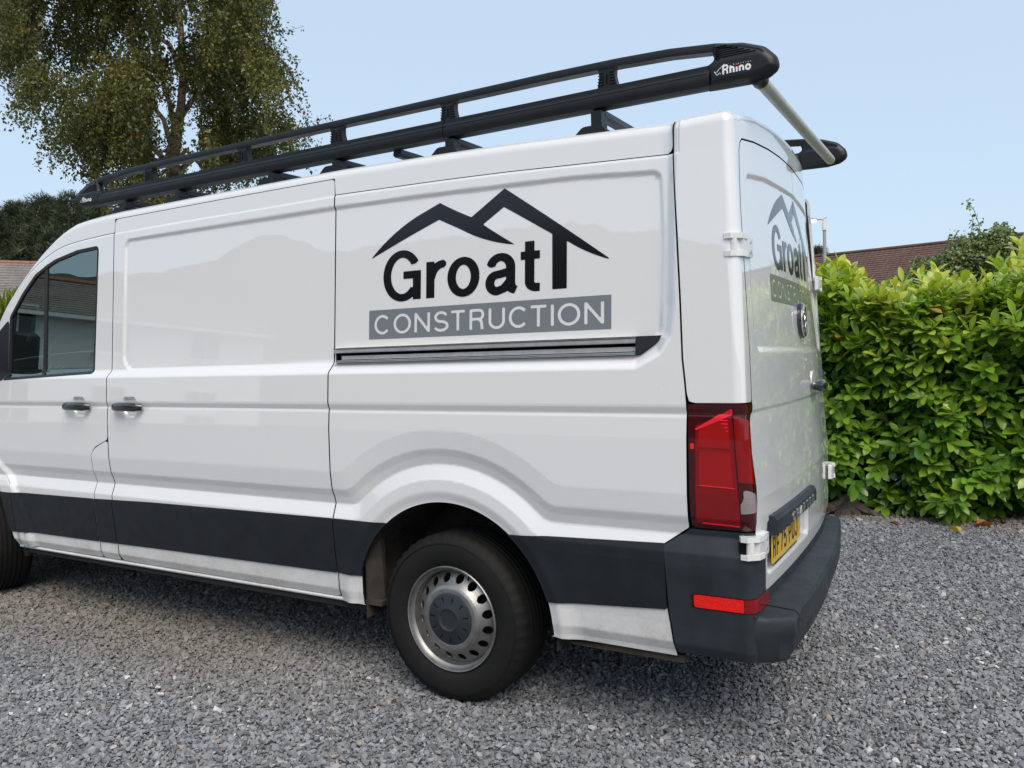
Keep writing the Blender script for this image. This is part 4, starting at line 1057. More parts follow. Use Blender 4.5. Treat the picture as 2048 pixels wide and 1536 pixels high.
# ---- ground
def gravel_ground():
    m, t, b = new_mat('gravel_ground'); N = t.nodes.new; L = t.links.new
    tc = N('ShaderNodeTexCoord')
    vo = N('ShaderNodeTexVoronoi'); vo.inputs['Scale'].default_value = 52; L(tc.outputs['Object'], vo.inputs[0])
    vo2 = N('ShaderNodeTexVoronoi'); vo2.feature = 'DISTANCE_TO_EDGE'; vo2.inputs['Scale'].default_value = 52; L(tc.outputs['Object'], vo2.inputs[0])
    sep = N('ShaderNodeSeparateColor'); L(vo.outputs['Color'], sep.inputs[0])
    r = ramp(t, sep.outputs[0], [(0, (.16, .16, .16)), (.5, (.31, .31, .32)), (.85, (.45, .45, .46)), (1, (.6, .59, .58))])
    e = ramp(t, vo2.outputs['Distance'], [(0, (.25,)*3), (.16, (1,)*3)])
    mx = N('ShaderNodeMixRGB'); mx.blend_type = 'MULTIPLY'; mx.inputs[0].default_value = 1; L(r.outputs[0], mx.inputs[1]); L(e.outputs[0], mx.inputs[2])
    # grass beyond the drive
    vl = N('ShaderNodeVectorMath'); vl.operation = 'LENGTH'; L(tc.outputs['Object'], vl.inputs[0])
    g = N('ShaderNodeMapRange'); g.inputs[1].default_value = 26; g.inputs[2].default_value = 27; L(vl.outputs['Value'], g.inputs[0])
    gn = ramp(t, noise(t, 3, 6).outputs[0], [(.3, (.035, .055, .018)), (.7, (.075, .10, .03))])
    m2 = N('ShaderNodeMixRGB'); L(g.outputs[0], m2.inputs[0]); L(mx.outputs[0], m2.inputs[1]); L(gn.outputs[0], m2.inputs[2])
    L(m2.outputs[0], b.inputs['Base Color']); b.inputs['Roughness'].default_value = .8
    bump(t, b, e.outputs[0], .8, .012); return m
g = 900
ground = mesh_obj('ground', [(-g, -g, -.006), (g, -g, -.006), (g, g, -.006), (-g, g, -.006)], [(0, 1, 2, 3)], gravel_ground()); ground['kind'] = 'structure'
# ---- stones: angular chips scattered as instances of twelve shapes
def stone_mat():
    m, t, b = new_mat('stone_chips'); N = t.nodes.new; L = t.links.new
    oi = N('ShaderNodeAttribute'); oi.attribute_type = 'INSTANCER'; oi.attribute_name = 'tone'
    r = ramp(t, oi.outputs['Fac'], [(0, (.120, .124, .132)), (.30, (.192, .197, .208)), (.62, (.272, .280, .298)), (.84, (.355, .364, .383)), (.93, (.44, .44, .44)), (.965, (.36, .28, .22)), (1, (.64, .63, .61))])
    n = noise(t, 60, 3, .6); r2 = ramp(t, n.outputs[0], [(.3, (.72,)*3), (.7, (1.12,)*3)])
    mx = N('ShaderNodeMixRGB'); mx.blend_type = 'MULTIPLY'; mx.inputs[0].default_value = 1; L(r.outputs[0], mx.inputs[1]); L(r2.outputs[0], mx.inputs[2])
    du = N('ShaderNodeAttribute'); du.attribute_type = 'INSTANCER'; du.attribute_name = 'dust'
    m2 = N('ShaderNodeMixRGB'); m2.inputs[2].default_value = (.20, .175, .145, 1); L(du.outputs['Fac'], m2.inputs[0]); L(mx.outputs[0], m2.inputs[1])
    L(m2.outputs[0], b.inputs['Base Color']); b.inputs['Roughness'].default_value = .72; b.inputs['Specular IOR Level'].default_value = .35
    return m
SM = stone_mat()
stones = bpy.data.collections.new('stone_shapes')
import bmesh
for k in range(14):
    bm = bmesh.new(); a = rng.uniform(.75, 1.25, 3)*np.array([1.15, .85, .55])
    for q in range(13):
        d = rng.normal(size=3); d /= np.linalg.norm(d); d = np.sign(d)*np.abs(d)**.75; d *= rng.uniform(.78, 1.0)
        bm.verts.new(tuple(d*a*.5))
    bmesh.ops.convex_hull(bm, input=bm.verts)
    for vv_ in [x for x in bm.verts if not x.link_faces]: bm.verts.remove(vv_)
    me = bpy.data.meshes.new('stone'); bm.to_mesh(me); bm.free(); me.materials.append(SM)
    so_ = bpy.data.objects.new('stone', me); stones.objects.link(so_)
def scatter_points():
    P = []
    for d0, d1, sp in ((1.9, 4.6, .0152), (4.6, 6.6, .0178), (6.6, 9.2, .023)):
        xs = np.arange(-8.5, 6.5, sp); ys = np.arange(-2.6, 7.0, sp)
        X, Y = np.meshgrid(xs, ys); X = X.ravel(); Y = Y.ravel()
        dx, dy = X-CP[0], Y-CP[1]; dz = -CP[2]
        dep = dx*CF[0]+dy*CF[1]+dz*CF[2]; lat = (dx*CR[0]+dy*CR[1]+dz*CR[2])/np.maximum(dep, .1)
        k = (dep > d0) & (dep < d1) & (np.abs(lat) < .76)
        k &= ~((Y > 1.35) & (X < .9) & (X < 1.2-(Y-1.35)*.10))
        X, Y = X[k], Y[k]; X = X+rng.uniform(-.5, .5, X.size)*sp*1.1; Y = Y+rng.uniform(-.5, .5, Y.size)*sp*1.1
        s = sp*np.clip(rng.lognormal(.32, .33, X.size), .70, 2.6)
        P.append(np.stack([X, Y, rng.uniform(-.003, .0085, X.size)*(sp/.0142)**.5, s], 1))
    return np.concatenate(P)
SP = scatter_points(); print('stones', len(SP))
gm = bpy.data.meshes.new('gravel'); gm.vertices.add(len(SP)); gm.vertices.foreach_set('co', SP[:, :3].ravel().astype(np.float32))
def attr(me, name, typ, data, dom='POINT'):
    a = me.attributes.new(name, typ, dom); a.data.foreach_set('vector' if typ == 'FLOAT_VECTOR' else 'value', np.asarray(data).ravel())
n = len(SP)
rot = np.stack([rng.normal(0, .45, n), rng.normal(0, .45, n), rng.uniform(0, 6.28, n)], 1).astype(np.float32)
attr(gm, 'rot', 'FLOAT_VECTOR', rot); attr(gm, 'scl', 'FLOAT', SP[:, 3].astype(np.float32)); attr(gm, 'pick', 'INT', rng.integers(0, 14, n).astype(np.int32))
tone = rng.beta(2.0, 2.2, n); tone = np.where(rng.random(n) < .03, rng.uniform(.9, 1, n), tone*.88)
# patches of slightly lighter and darker chips; fine dirt lies where the van and its wheels have worn the drive
def patch(X, Y, s, seed):
    r_ = np.random.default_rng(seed); o = np.zeros_like(X)
    for q in range(9):
        a = r_.uniform(0, 6.28); k_ = s*r_.uniform(.5, 2.2); o += np.sin(k_*(X*math.cos(a)+Y*math.sin(a))+r_.uniform(0, 6.28))
    return o/3.2
tone = np.clip(tone+.06*patch(SP[:, 0], SP[:, 1], 2.0, 3), 0, 1)
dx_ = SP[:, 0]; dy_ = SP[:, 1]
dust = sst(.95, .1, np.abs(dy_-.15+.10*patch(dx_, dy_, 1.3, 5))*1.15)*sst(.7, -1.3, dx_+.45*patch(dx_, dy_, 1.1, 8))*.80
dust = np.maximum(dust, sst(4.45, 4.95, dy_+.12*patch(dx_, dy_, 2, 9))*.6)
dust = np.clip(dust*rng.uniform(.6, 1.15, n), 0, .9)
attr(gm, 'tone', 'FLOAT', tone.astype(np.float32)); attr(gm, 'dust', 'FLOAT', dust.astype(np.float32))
gravel = bpy.data.objects.new('gravel', gm); COL.objects.link(gravel); gravel['kind'] = 'stuff'
tag(gravel, 'loose grey stone chippings covering the drive around the van', 'gravel')
def gn_scatter(ob, coll):
    ng = bpy.data.node_groups.new('scatter', 'GeometryNodeTree')
    ng.interface.new_socket('Geometry', in_out='INPUT', socket_type='NodeSocketGeometry'); ng.interface.new_socket('Geometry', in_out='OUTPUT', socket_type='NodeSocketGeometry')
    N = ng.nodes.new; L = ng.links.new; gi = N('NodeGroupInput'); go = N('NodeGroupOutput')
    ci = N('GeometryNodeCollectionInfo'); ci.inputs['Collection'].default_value = coll; ci.inputs['Separate Children'].default_value = True; ci.inputs['Reset Children'].default_value = True
    ip = N('GeometryNodeInstanceOnPoints'); ip.inputs['Pick Instance'].default_value = True
    def na(name, typ):
        a = N('GeometryNodeInputNamedAttribute'); a.data_type = typ; a.inputs[0].default_value = name; return [o for o in a.outputs if o.enabled and o.name == 'Attribute'][0]
    L(gi.outputs[0], ip.inputs['Points']); L(ci.outputs[0], ip.inputs['Instance'])
    L(na('rot', 'FLOAT_VECTOR'), ip.inputs['Rotation']); L(na('scl', 'FLOAT'), ip.inputs['Scale']); L(na('pick', 'INT'), ip.inputs['Instance Index'])
    L(ip.outputs[0], go.inputs[0]); md = ob.modifiers.new('scatter', 'NODES'); md.node_group = ng
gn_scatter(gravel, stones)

# ---- foliage helpers
def leaf_mat(name, stops, rough=.38, trans=.3, spec=.5, bmp=0):
    m, t, b = new_mat(name); N = t.nodes.new; L = t.links.new
    a = N('ShaderNodeAttribute'); a.attribute_name = 'tone'
    r = ramp(t, a.outputs['Fac'], stops); L(r.outputs[0], b.inputs['Base Color'])
    b.inputs['Roughness'].default_value = rough; b.inputs['Specular IOR Level'].default_value = spec
    tr = N('ShaderNodeBsdfTranslucent'); L(r.outputs[0], tr.inputs[0])
    hs = N('ShaderNodeHueSaturation'); hs.inputs['Value'].default_value = 1.7; hs.inputs['Saturation'].default_value = 1.1; L(r.outputs[0], hs.inputs['Color']); L(hs.outputs[0], tr.inputs[0])
    mx = N('ShaderNodeMixShader'); mx.inputs[0].default_value = trans; o = [x for x in t.nodes if x.type == 'OUTPUT_MATERIAL'][0]
    L(b.outputs[0], mx.inputs[1]); L(tr.outputs[0], mx.inputs[2]); L(mx.outputs[0], o.inputs[0]); return m
def leaf_template(ln, wd, seg=5, fold=.25, droop=.25, blunt=.0):
    """pointed oval blade along +x, underside -z; returns verts, faces"""
    v = []; f = []
    for i in range(seg+1):
        s = i/seg; wv = wd*.5*(max(0, math.sin(math.pi*min(1, s**(.80+blunt))))**(.62))*(1 if i not in (0, seg) else 0)
        if i == 0: wv = wd*.04
        x = ln*(s-.10*droop*s*s); z = -droop*ln*s*s*.6
        v += [(x, -wv, z+wv*fold*1.6), (x, 0, z), (x, wv, z+wv*fold*1.6)]
    for i in range(seg):
        a = i*3; f += [(a, a+1, a+4, a+3), (a+1, a+2, a+5, a+4)]
    return np.array(v), f
def frames(dirs, ups):
    X = dirs/np.linalg.norm(dirs, axis=1)[:, None]; Y = np.cross(ups, X); Y /= np.linalg.norm(Y, axis=1)[:, None]+1e-9
    Z = np.cross(X, Y); return np.stack([X, Y, Z], 2)
def leaves_mesh(name, pos, dirs, ups, scl, tone, temps, mat, parent=None, smooth=True):
    """many leaves joined in one mesh"""
    F = frames(dirs, ups); pick = rng.integers(0, len(temps), len(pos)); V = []; I = []; T = []; base = 0
    for k, (tv, tf) in enumerate(temps):
        m = np.nonzero(pick == k)[0]
        if not len(m): continue
        P = np.einsum('nij,vj->nvi', F[m], tv)*scl[m][:, None, None]+pos[m][:, None, :]
        nv = len(tv); V.append(P.reshape(-1, 3)); tf = np.array(tf)
        I.append((tf[None]+(np.arange(len(m))*nv)[:, None, None]+base).reshape(-1, tf.shape[1])); T.append(np.repeat(tone[m], nv)); base += nv*len(m)
    V = np.concatenate(V); I = np.concatenate(I); T = np.concatenate(T)
    me = bpy.data.meshes.new(name); me.vertices.add(len(V)); me.vertices.foreach_set('co', V.ravel())
    nf, k = I.shape; me.loops.add(nf*k); me.loops.foreach_set('vertex_index', I.ravel()); me.polygons.add(nf)
    me.polygons.foreach_set('loop_start', np.arange(0, nf*k, k)); me.polygons.foreach_set('loop_total', np.full(nf, k))
    if smooth: me.polygons.foreach_set('use_smooth', np.ones(nf, bool))
    me.update(); attr(me, 'tone', 'FLOAT', T.astype(np.float32)); me.materials.append(mat); me.validate()
    o = bpy.data.objects.new(name, me); COL.objects.link(o)
    if parent: o.parent = parent
    return o
def bark(name, c0, c1, scale=8, stretch=(1, 1, .3)):
    m, t, b = new_mat(name); n = noise(t, scale, 6, .65, stretch=stretch)
    r = ramp(t, n.outputs[0], [(.35, c0), (.62, c1)]); t.links.new(r.outputs[0], b.inputs['Base Color']); b.inputs['Roughness'].default_value = .85
    bump(t, b, n.outputs[0], .6, .02); return m

# ---- laurel hedge
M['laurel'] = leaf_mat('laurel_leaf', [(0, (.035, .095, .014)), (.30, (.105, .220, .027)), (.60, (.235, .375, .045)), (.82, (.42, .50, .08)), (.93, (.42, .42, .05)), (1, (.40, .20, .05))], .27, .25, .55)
M['stem'] = bark('green_stem', (.07, .075, .02), (.13, .13, .04))
M['bark'] = bark('brown_bark', (.035, .024, .016), (.10, .075, .055))
HX0, HX1 = .1, 6.6
def hedge_y(x, z):
    return 4.98+.10*np.sin(x*7.3+np.sin(z*5.)*1.5)*np.sin(z*6.1+x*2.2)+.10*np.sin(x*2.3+1)+.07*np.sin(x*5.1+z*3)+.42*sst(1.75, 2.5, x)*sst(.55, .0, z)+.16*sst(1.3, 2.1, z)-.10*np.sin(z*3.4+x)+.28*sst(.28, .0, z)-.22*sst(2.2, 3.6, x)*sst(.3, .8, z)
def hedge_top(x): return 1.80+.045*np.sin(x*3.1)+.05*np.sin(x*1.3+2)+.05*np.sin(x*8.3+1)+.03*np.sin(x*17)+.10*sst(1.0, 2.4, x)
hedge = empty('laurel_hedge', (2.8, 5.6, 0)); tag(hedge, 'dense green laurel hedge with large glossy leaves to the right behind the van', 'hedge')
sh_p, sh_d, sh_l, sh_t = [], [], [], []
def add_shoot(p, d, ln, t): sh_p.append(p); sh_d.append(d/np.linalg.norm(d)); sh_l.append(ln); sh_t.append(t)
for layer, (cnt, back) in enumerate(((760, 0), (620, .13), (480, .30))):
    for q in range(cnt):
        x = rng.uniform(HX0, HX1); z = rng.uniform(.06, float(hedge_top(x))+.02)
        if x < 1.05 and z < .24: continue
        y = float(hedge_y(x, z))+back+rng.uniform(-.05, .08)
        up = .30+1.0*sst(1.0, 1.8, z)-.55*sst(.5, .05, z)
        d = np.array([rng.normal(0, .5), -1+rng.normal(0, .25), up+rng.normal(0, .35)])
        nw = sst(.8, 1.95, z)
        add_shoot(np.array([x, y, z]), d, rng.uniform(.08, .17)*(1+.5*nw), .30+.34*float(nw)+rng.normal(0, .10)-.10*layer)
for q in range(620):
    x = rng.uniform(HX0, HX1); y = float(hedge_y(x, 1.8))+rng.uniform(-.05, 1.5); z = float(hedge_top(x))+rng.uniform(-.16, .06)+.06*(y-5)
    tall = rng.random() < .22
    d = np.array([rng.normal(0, .28), -.25+rng.normal(0, .28), 1])
    add_shoot(np.array([x, y, z]), d, rng.uniform(.12, .22)+(.16 if tall else 0), .74+rng.normal(0, .08))
lp, ld, lu, ls, lt, lrank = [], [], [], [], [], []
stm = MB()
for p, d, ln, t0 in zip(sh_p, sh_d, sh_l, sh_t):
    nl = int(6+ln*26); a0 = rng.uniform(0, 6.28)
    s1 = np.cross(d, [0, 0, 1.]); s1 = s1/(np.linalg.norm(s1)+1e-6) if np.linalg.norm(s1) > .1 else np.array([1., 0, 0]); s2 = np.cross(s1, d)
    for k in range(nl):
        f_ = (k+.5)/nl; a = a0+k*2.4; side = s1*math.cos(a)+s2*math.sin(a)
        spread = 1.35-.95*f_
        dr = d*(1-.35*spread*.6)+side*spread*.85+np.array([0, 0, -.12])
        lp.append(p+d*ln*f_); ld.append(dr); lu.append(d+np.array([0, 0, .7])+rng.normal(0, .15, 3)); ls.append(rng.uniform(.72, 1.12)*(1-.35*max(0, f_-.75)*2))
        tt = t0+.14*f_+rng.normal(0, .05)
        r_ = rng.random()
        if r_ < .006: tt = 1.0
        elif r_ < .016: tt = .93
        else: tt = min(tt, .89)
        lt.append(tt)
    if rng.random() < .55: stm.tube([p-d*.12, p+d*ln], [.0035, .002], 4, False)
lp, ld, lu, ls, lt = map(np.array, (lp, ld, lu, ls, lt)); print('laurel leaves', len(lp))
ltemps = [leaf_template(.178, .068, 6, .16, .30, .35), leaf_template(.160, .072, 6, .10, .45, .40), leaf_template(.188, .066, 6, .22, .15, .3), leaf_template(.145, .066, 6, .12, .6, .4)]
# the 300 leaves that show largest are parts of their own
rel = lp-CP; dep = rel@CF; px_ = 1024+FPX*(rel@CR)/dep; py_ = 768-FPX*(rel@CU)/dep
front = (px_ > 1650) & (px_ < 2040) & (lp[:, 1] < hedge_y(lp[:, 0], lp[:, 2])+.02) & (py_ > 530) & (py_ < 1040)
fi = np.nonzero(front)[0]; score = ls[fi]/dep[fi]*np.abs((np.cross(frames(ld[fi], lu[fi])[:, :, 0], frames(ld[fi], lu[fi])[:, :, 1])@CF))
sel = fi[np.argsort(-score)[:300]]; keep = np.ones(len(lp), bool); keep[sel] = False
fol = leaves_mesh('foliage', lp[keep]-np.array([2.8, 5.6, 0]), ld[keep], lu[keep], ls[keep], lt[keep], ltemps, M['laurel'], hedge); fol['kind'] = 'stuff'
lmeshes = []
for tv, tf in ltemps:
    row = []
    for tb in np.linspace(.2, .92, 9):
        me = bpy.data.meshes.new('leaf'); me.from_pydata(tv.tolist(), [], tf); me.shade_smooth(); attr(me, 'tone', 'FLOAT', np.full(len(tv), tb, np.float32)); me.materials.append(M['laurel']); row.append(me)
    lmeshes.append(row)
FR = frames(ld[sel], lu[sel])
for q, i in enumerate(sel):
    me = lmeshes[q % 4][int(np.clip(round((lt[i]-.2)/.09), 0, 8))]; o = bpy.data.objects.new('leaf', me); COL.objects.link(o); o.parent = hedge
    mt = Matrix([[float(FR[q][a, b]*ls[i]) for b in range(3)]+[float(lp[i][a]-(2.8, 5.6, 0)[a])] for a in range(3)]+[[0, 0, 0, 1]]); o.matrix_local = mt
st = stm.build('stems', M['stem'], None); st.parent = hedge; st.location = (-2.8, -5.6, 0); st['kind'] = 'stuff'; st.name = 'twigs'
hb = MB()
for q in range(46):
    x = rng.uniform(HX0, HX1); y = rng.uniform(5.45, 6.0); p = [(x-2.8, y-5.6, -.02)]
    for s in range(1, 6): p.append((p[-1][0]+rng.normal(0, .08), p[-1][1]+rng.normal(0, .07)-.02, s*.34))
    hb.tube(p, [.03*(1-.14*i) for i in range(6)], 6, False)
bo = hb.build('branches', M['bark'], hedge, True); bo['kind'] = 'stuff'; bo.name = 'branch_wood'
# dark inner foliage so the hedge is not see-through
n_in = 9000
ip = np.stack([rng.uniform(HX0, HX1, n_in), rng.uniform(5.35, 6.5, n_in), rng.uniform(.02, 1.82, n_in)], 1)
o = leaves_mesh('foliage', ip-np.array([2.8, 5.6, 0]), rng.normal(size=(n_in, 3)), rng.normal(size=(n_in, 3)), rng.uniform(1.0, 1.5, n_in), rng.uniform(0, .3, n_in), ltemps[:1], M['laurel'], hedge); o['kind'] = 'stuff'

# ---- stump and litter at the foot of the hedge, fallen leaves
sp0 = on_ground(1697, 1022)
sm_ = MB(); ring_n = 14; v = []; f = []
for j, (z, rr) in enumerate(((-.02, .20), (.02, .165), (.06, .115), (.10, .090), (.135, .080), (.160, .060), (.165, .0))):
    for k in range(ring_n):
        a = 6.283*k/ring_n; wob = 1+.28*math.sin(a*3+j*.2)*max(0, .12-z)*7+.06*math.sin(a*7+j)
        v.append((rr*wob*math.cos(a), rr*wob*math.sin(a), z))
for j in range(6):
    for k in range(ring_n): k2 = (k+1) % ring_n; f.append((j*ring_n+k, j*ring_n+k2, (j+1)*ring_n+k2, (j+1)*ring_n+k))
sm_.add(v, f)
for a, l_ in ((-2.6, .42), (-.5, .38), (3.3, .40), (-1.4, .20)): sm_.tube([(.06*math.cos(a), .06*math.sin(a), .08), (.5*l_*math.cos(a), .5*l_*math.sin(a), .035), (l_*math.cos(a+.2), l_*math.sin(a+.2), -.01)], [.05, .035, .012], 7)
stump = sm_.build('tree_stump', bark('stump_bark', (.028, .020, .015), (.15, .115, .09), 24), None, True); stump.location = (sp0[0]+.02, sp0[1]-.10, 0)
tag(stump, 'weathered brown root stump at the foot of the hedge just behind the rear bumper', 'stump')
M['dry'] = leaf_mat('dry_leaf', [(0, (.06, .025, .014)), (.3, (.12, .045, .022)), (.6, (.22, .085, .04)), (.8, (.40, .17, .07)), (.9, (.50, .36, .05)), (1, (.55, .42, .08))], .6, .15, .3)
dtemps = [leaf_template(.09, .045, 5, .5, .7), leaf_template(.07, .04, 5, -.3, .9)]
nl = 900; lx = rng.uniform(.3, 6, nl); ly = hedge_y(lx, 0)-.02+np.abs(rng.normal(0, .16, nl))*np.where(rng.random(nl) < .35, -1.0, 1)
o = leaves_mesh('leaf_litter', np.stack([lx, ly, rng.uniform(.012, .038, nl)], 1), np.stack([rng.normal(size=nl), rng.normal(size=nl), rng.normal(0, .2, nl)], 1), np.stack([rng.normal(0, .3, nl), rng.normal(0, .3, nl), np.ones(nl)], 1), rng.uniform(.4, .95, nl), rng.uniform(0, .62, nl), dtemps, M['dry'])
o['kind'] = 'stuff'; tag(o, 'brown dead leaves lying along the foot of the hedge', 'leaf litter')
def fallen(px, py, s, t, label, rz=0, curl=.6):
    tv, tf = leaf_template(.10, .058, 6, curl, .5); p = on_ground(px, py)
    me = bpy.data.meshes.new('fallen_leaf'); me.from_pydata((tv*s).tolist(), [], tf); me.shade_smooth(); attr(me, 'tone', 'FLOAT', np.full(len(tv), t, np.float32)); me.materials.append(M['dry'])
    o = bpy.data.objects.new('fallen_leaf', me); COL.objects.link(o); o.location = (p[0], p[1], .022); o.rotation_euler = (rng.normal(0, .25), rng.normal(0, .2), rz); tag(o, label, 'leaf', 'fallen leaves on the gravel')
fallen(1953, 1055, 1.7, .80, 'largest orange brown leaf lying on the gravel before the hedge', .5)
fallen(1920, 1069, 1.1, .95, 'small yellow leaf on the gravel beside the large orange leaf', 2.4)
fallen(1913, 1037, .75, .66, 'small orange leaf at the very edge of the hedge foot', 1.2)
fallen(1780, 1052, .8, .36, 'dark reddish leaf on the gravel near the bumper corner', -.4)
fallen(1955, 1030, 1.3, .45, 'curled rust brown leaf tucked under the hedge at right', .1)
fallen(1995, 1025, 1.5, .5, 'broad rust brown leaf furthest right under the hedge', 2.9)

# ---- small-leaved bush and climber rising behind the hedge
M['ivy'] = leaf_mat('climber_leaf', [(0, (.020, .045, .014)), (.4, (.07, .12, .035)), (.75, (.17, .22, .07)), (1, (.34, .35, .14))], .4, .25, .5)
it_ = [leaf_template(.045, .034, 3, .2, .3), leaf_template(.036, .028, 3, .3, .5)]
bush = empty('climber_bush', (3.2, 7.6, 0)); tag(bush, 'small leaved climber bush rising behind the hedge at the right edge', 'bush')
bc = [(at(1975, 530, 9.6), .52), (at(2060, 545, 9.4), .6), (at(1885, 560, 9.7), .42), (at(1995, 500, 9.5), .30), (at(1825, 590, 9.8), .32), (at(2130, 530, 9.3), .5)]
P = []
for c, r_ in bc:
    k = int(5200*r_*r_*5); d = rng.normal(size=(k, 3)); d /= np.linalg.norm(d, axis=1)[:, None]
    P.append(c+d*r_*rng.uniform(.55, 1.05, k)[:, None]*np.array([1, 1, .72])*(1+.15*np.sin(d[:, :1]*7)+.12*np.sin(d[:, 2:]*9)))
    P.append(np.stack([c[0]+rng.normal(0, .5*r_, k//3), c[1]+rng.normal(0, .3, k//3), rng.uniform(.2, c[2], k//3)], 1))
def spray(pts, k, sp):
    out = []
    for a, b in zip(pts[:-1], pts[1:]):
        a, b = np.array(a), np.array(b)
        for q in range(k): out.append(a+(b-a)*rng.random()+rng.normal(0, sp, 3))
    return out
sprigs = [[at(1965, 500, 9.5), at(1958, 450, 9.5), at(1948, 420, 9.5), at(1932, 400, 9.5)], [at(1958, 450, 9.5), at(1946, 452, 9.5), at(1940, 470, 9.5)], [at(1990, 500, 9.5), at(1992, 455, 9.5), at(2005, 447, 9.5), at(2020, 462, 9.5)], [at(1900, 510, 9.6), at(1903, 478, 9.6), at(1915, 468, 9.6)], [at(1870, 545, 9.6), at(1850, 560, 9.6), at(1838, 570, 9.6)], [at(1975, 475, 9.5), at(1960, 462, 9.5)]]
tw = MB()
for s_ in sprigs:
    P.append(np.array(spray(s_, 14, .028))); tw.tube([(p-np.array([3.2, 7.6, 0])) for p in s_], [.008]+[.004]*(len(s_)-1), 5, False)
P = np.concatenate(P); n = len(P)
o = leaves_mesh('foliage', P-np.array([3.2, 7.6, 0]), rng.normal(size=(n, 3))+[0, -.4, -.4], rng.normal(size=(n, 3))*.6+[0, -.4, 1], rng.uniform(.7, 1.25, n), np.clip(rng.normal(.62, .22, n), 0, 1), it_, M['ivy'], bush); o['kind'] = 'stuff'
tw.build('twig', M['stem'], bush)
tw = MB(); tw.tube([(0, 0, 0), (.05, 0, 1), (-.05, .1, 1.9), (-.1, 0, 2.4)], [.05, .04, .03, .01], 7); tw.build('stem', M['bark'], bush, True)

# ---- silver birch
M['birchleaf'] = leaf_mat('birch_leaf', [(0, (.030, .036, .010)), (.4, (.080, .088, .020)), (.75, (.150, .150, .034)), (.93, (.22, .20, .045)), (1, (.42, .27, .03))], .45, .28, .4)
def birch_bark():
    m, t, b = new_mat('birch_bark'); n = noise(t, 5, 6, .7, stretch=(1, 1, 2.5)); r = ramp(t, n.outputs[0], [(.36, (.06, .045, .035)), (.47, (.26, .20, .15)), (.7, (.42, .35, .28))])
    t.links.new(r.outputs[0], b.inputs['Base Color']); b.inputs['Roughness'].default_value = .8; bump(t, b, n.outputs[0], .5, .01); return m
M['birch'] = birch_bark()
DB = 12.0; T0 = at(352, 1100, DB); T0[2] = 0
birch = empty('birch_tree', tuple(T0)); tag(birch, 'tall birch tree with drooping small leaved branches behind the front of the van', 'tree')
tk = MB(); tp = [at(352, 1050, DB), at(350, 560, DB), at(348, 400, DB), at(345, 320, DB), at(352, 270, DB), at(362, 215, DB), at(366, 150, DB), at(362, 60, DB), at(352, -60, DB), at(345, -220, DB), at(340, -380, DB)]
tp[0][2] = 0
tk.tube([p-T0 for p in tp], [.15, .125, .105, .098, .088, .062, .052, .042, .034, .022, .008], 12); trunk = tk.build('trunk', M['birch'], birch, True)
limbs = [[(345, 300), (328, 240), (300, 205), (262, 170), (215, 120)], [(350, 340), (300, 290), (268, 250), (240, 215), (190, 175)], [(352, 270), (340, 210), (320, 150), (300, 60), (285, -60)], [(358, 240), (392, 190), (420, 140), (455, 60), (470, -40)],
         [(348, 350), (385, 320), (430, 285), (480, 255), (540, 235)], [(366, 170), (400, 120), (440, 40), (450, -80)], [(362, 60), (320, -20), (270, -120)], [(355, -40), (400, -120), (430, -220)], [(300, 205), (250, 200), (190, 230), (130, 230)], [(262, 170), (200, 90), (140, 40), (90, 30)],
         [(392, 190), (450, 170), (510, 130), (540, 90)], [(348, 330), (372, 300), (400, 330), (430, 370)], [(366, 150), (340, 90), (250, 30), (180, -40)], [(455, 60), (500, 20), (530, -30)], [(346, 330), (310, 320), (270, 320), (235, 330)], [(480, 255), (545, 250), (600, 262)]]
ends = []
for L_ in limbs:
    dd = rng.uniform(-1.5, 1.5); pts = []
    for k, (a, b) in enumerate(L_): pts.append(at(a, b, DB+dd*k/(len(L_)-1)))
    m = MB(); m.tube([p-T0 for p in pts], [.042*(1-.8*k/(len(pts)-1))+.004 for k in range(len(pts))], 7); m.build('limb', M['birch'], birch, True)
    for k in range(1, len(pts)):
        for q in range(4): ends.append(pts[k-1]+(pts[k]-pts[k-1])*rng.random())
# crown outline (photo px at the tree's distance): branch tips hang from points inside it
crown = [(8, -420), (-8, 60), (8, 130), (20, 160), (62, 205), (48, 250), (92, 300), (120, 318), (165, 330), (200, 385), (215, 430), (330, 440), (430, 400), (520, 345), (590, 318), (610, 290), (600, 235), (540, 190), (568, 160), (575, 80), (520, 40), (540, -40), (520, -420)]
tw = MB(); LP = []; cnt = 0
cl = []
while len(cl) < 230:
    a, b = rng.uniform(-10, 620), rng.uniform(-420, 430)
    if float(sd_poly(crown, np.array([a]), np.array([b]))[0]) < -14: cl.append((a, b, rng.normal(0, 1.35)))
for q in range(7600):
    a, b, dd = cl[rng.integers(len(cl))]; a += rng.normal(0, 24); b += rng.normal(0, 22); dd += rng.normal(0, .28)
    ln = rng.uniform(.25, .85); s_px = ln*FPX/DB
    e = float(sd_poly(crown, np.array([a]), np.array([b+s_px*.8]))[0])
    if e > rng.uniform(-4, 14): continue
    if abs(dd) > 2.3: continue
    if 308 < a < 398 and 130 < b < 335 and rng.random() < (.97 if dd < .3 else .6): continue
    p = at(a, b, DB+dd); out = p-at(350, b, DB); out[2] = 0; out /= np.linalg.norm(out)+.3
    pts = [p]
    for k in range(4): pts.append(pts[-1]+out*ln*.16*(1-k*.3)+np.array([rng.normal(0, .03), rng.normal(0, .03), -ln*(.13+.06*k)]))
    if q % 4 == 0: tw.tube([x-T0 for x in pts], [.005, .004, .003, .002, .0015], 3, False)
    n_l = int(19+ln*34)
    for k in range(n_l):
        f_ = rng.random()*3.999; i0 = int(f_); LP.append(pts[i0]+(pts[i0+1]-pts[i0])*(f_-i0)+rng.normal(0, .024, 3))
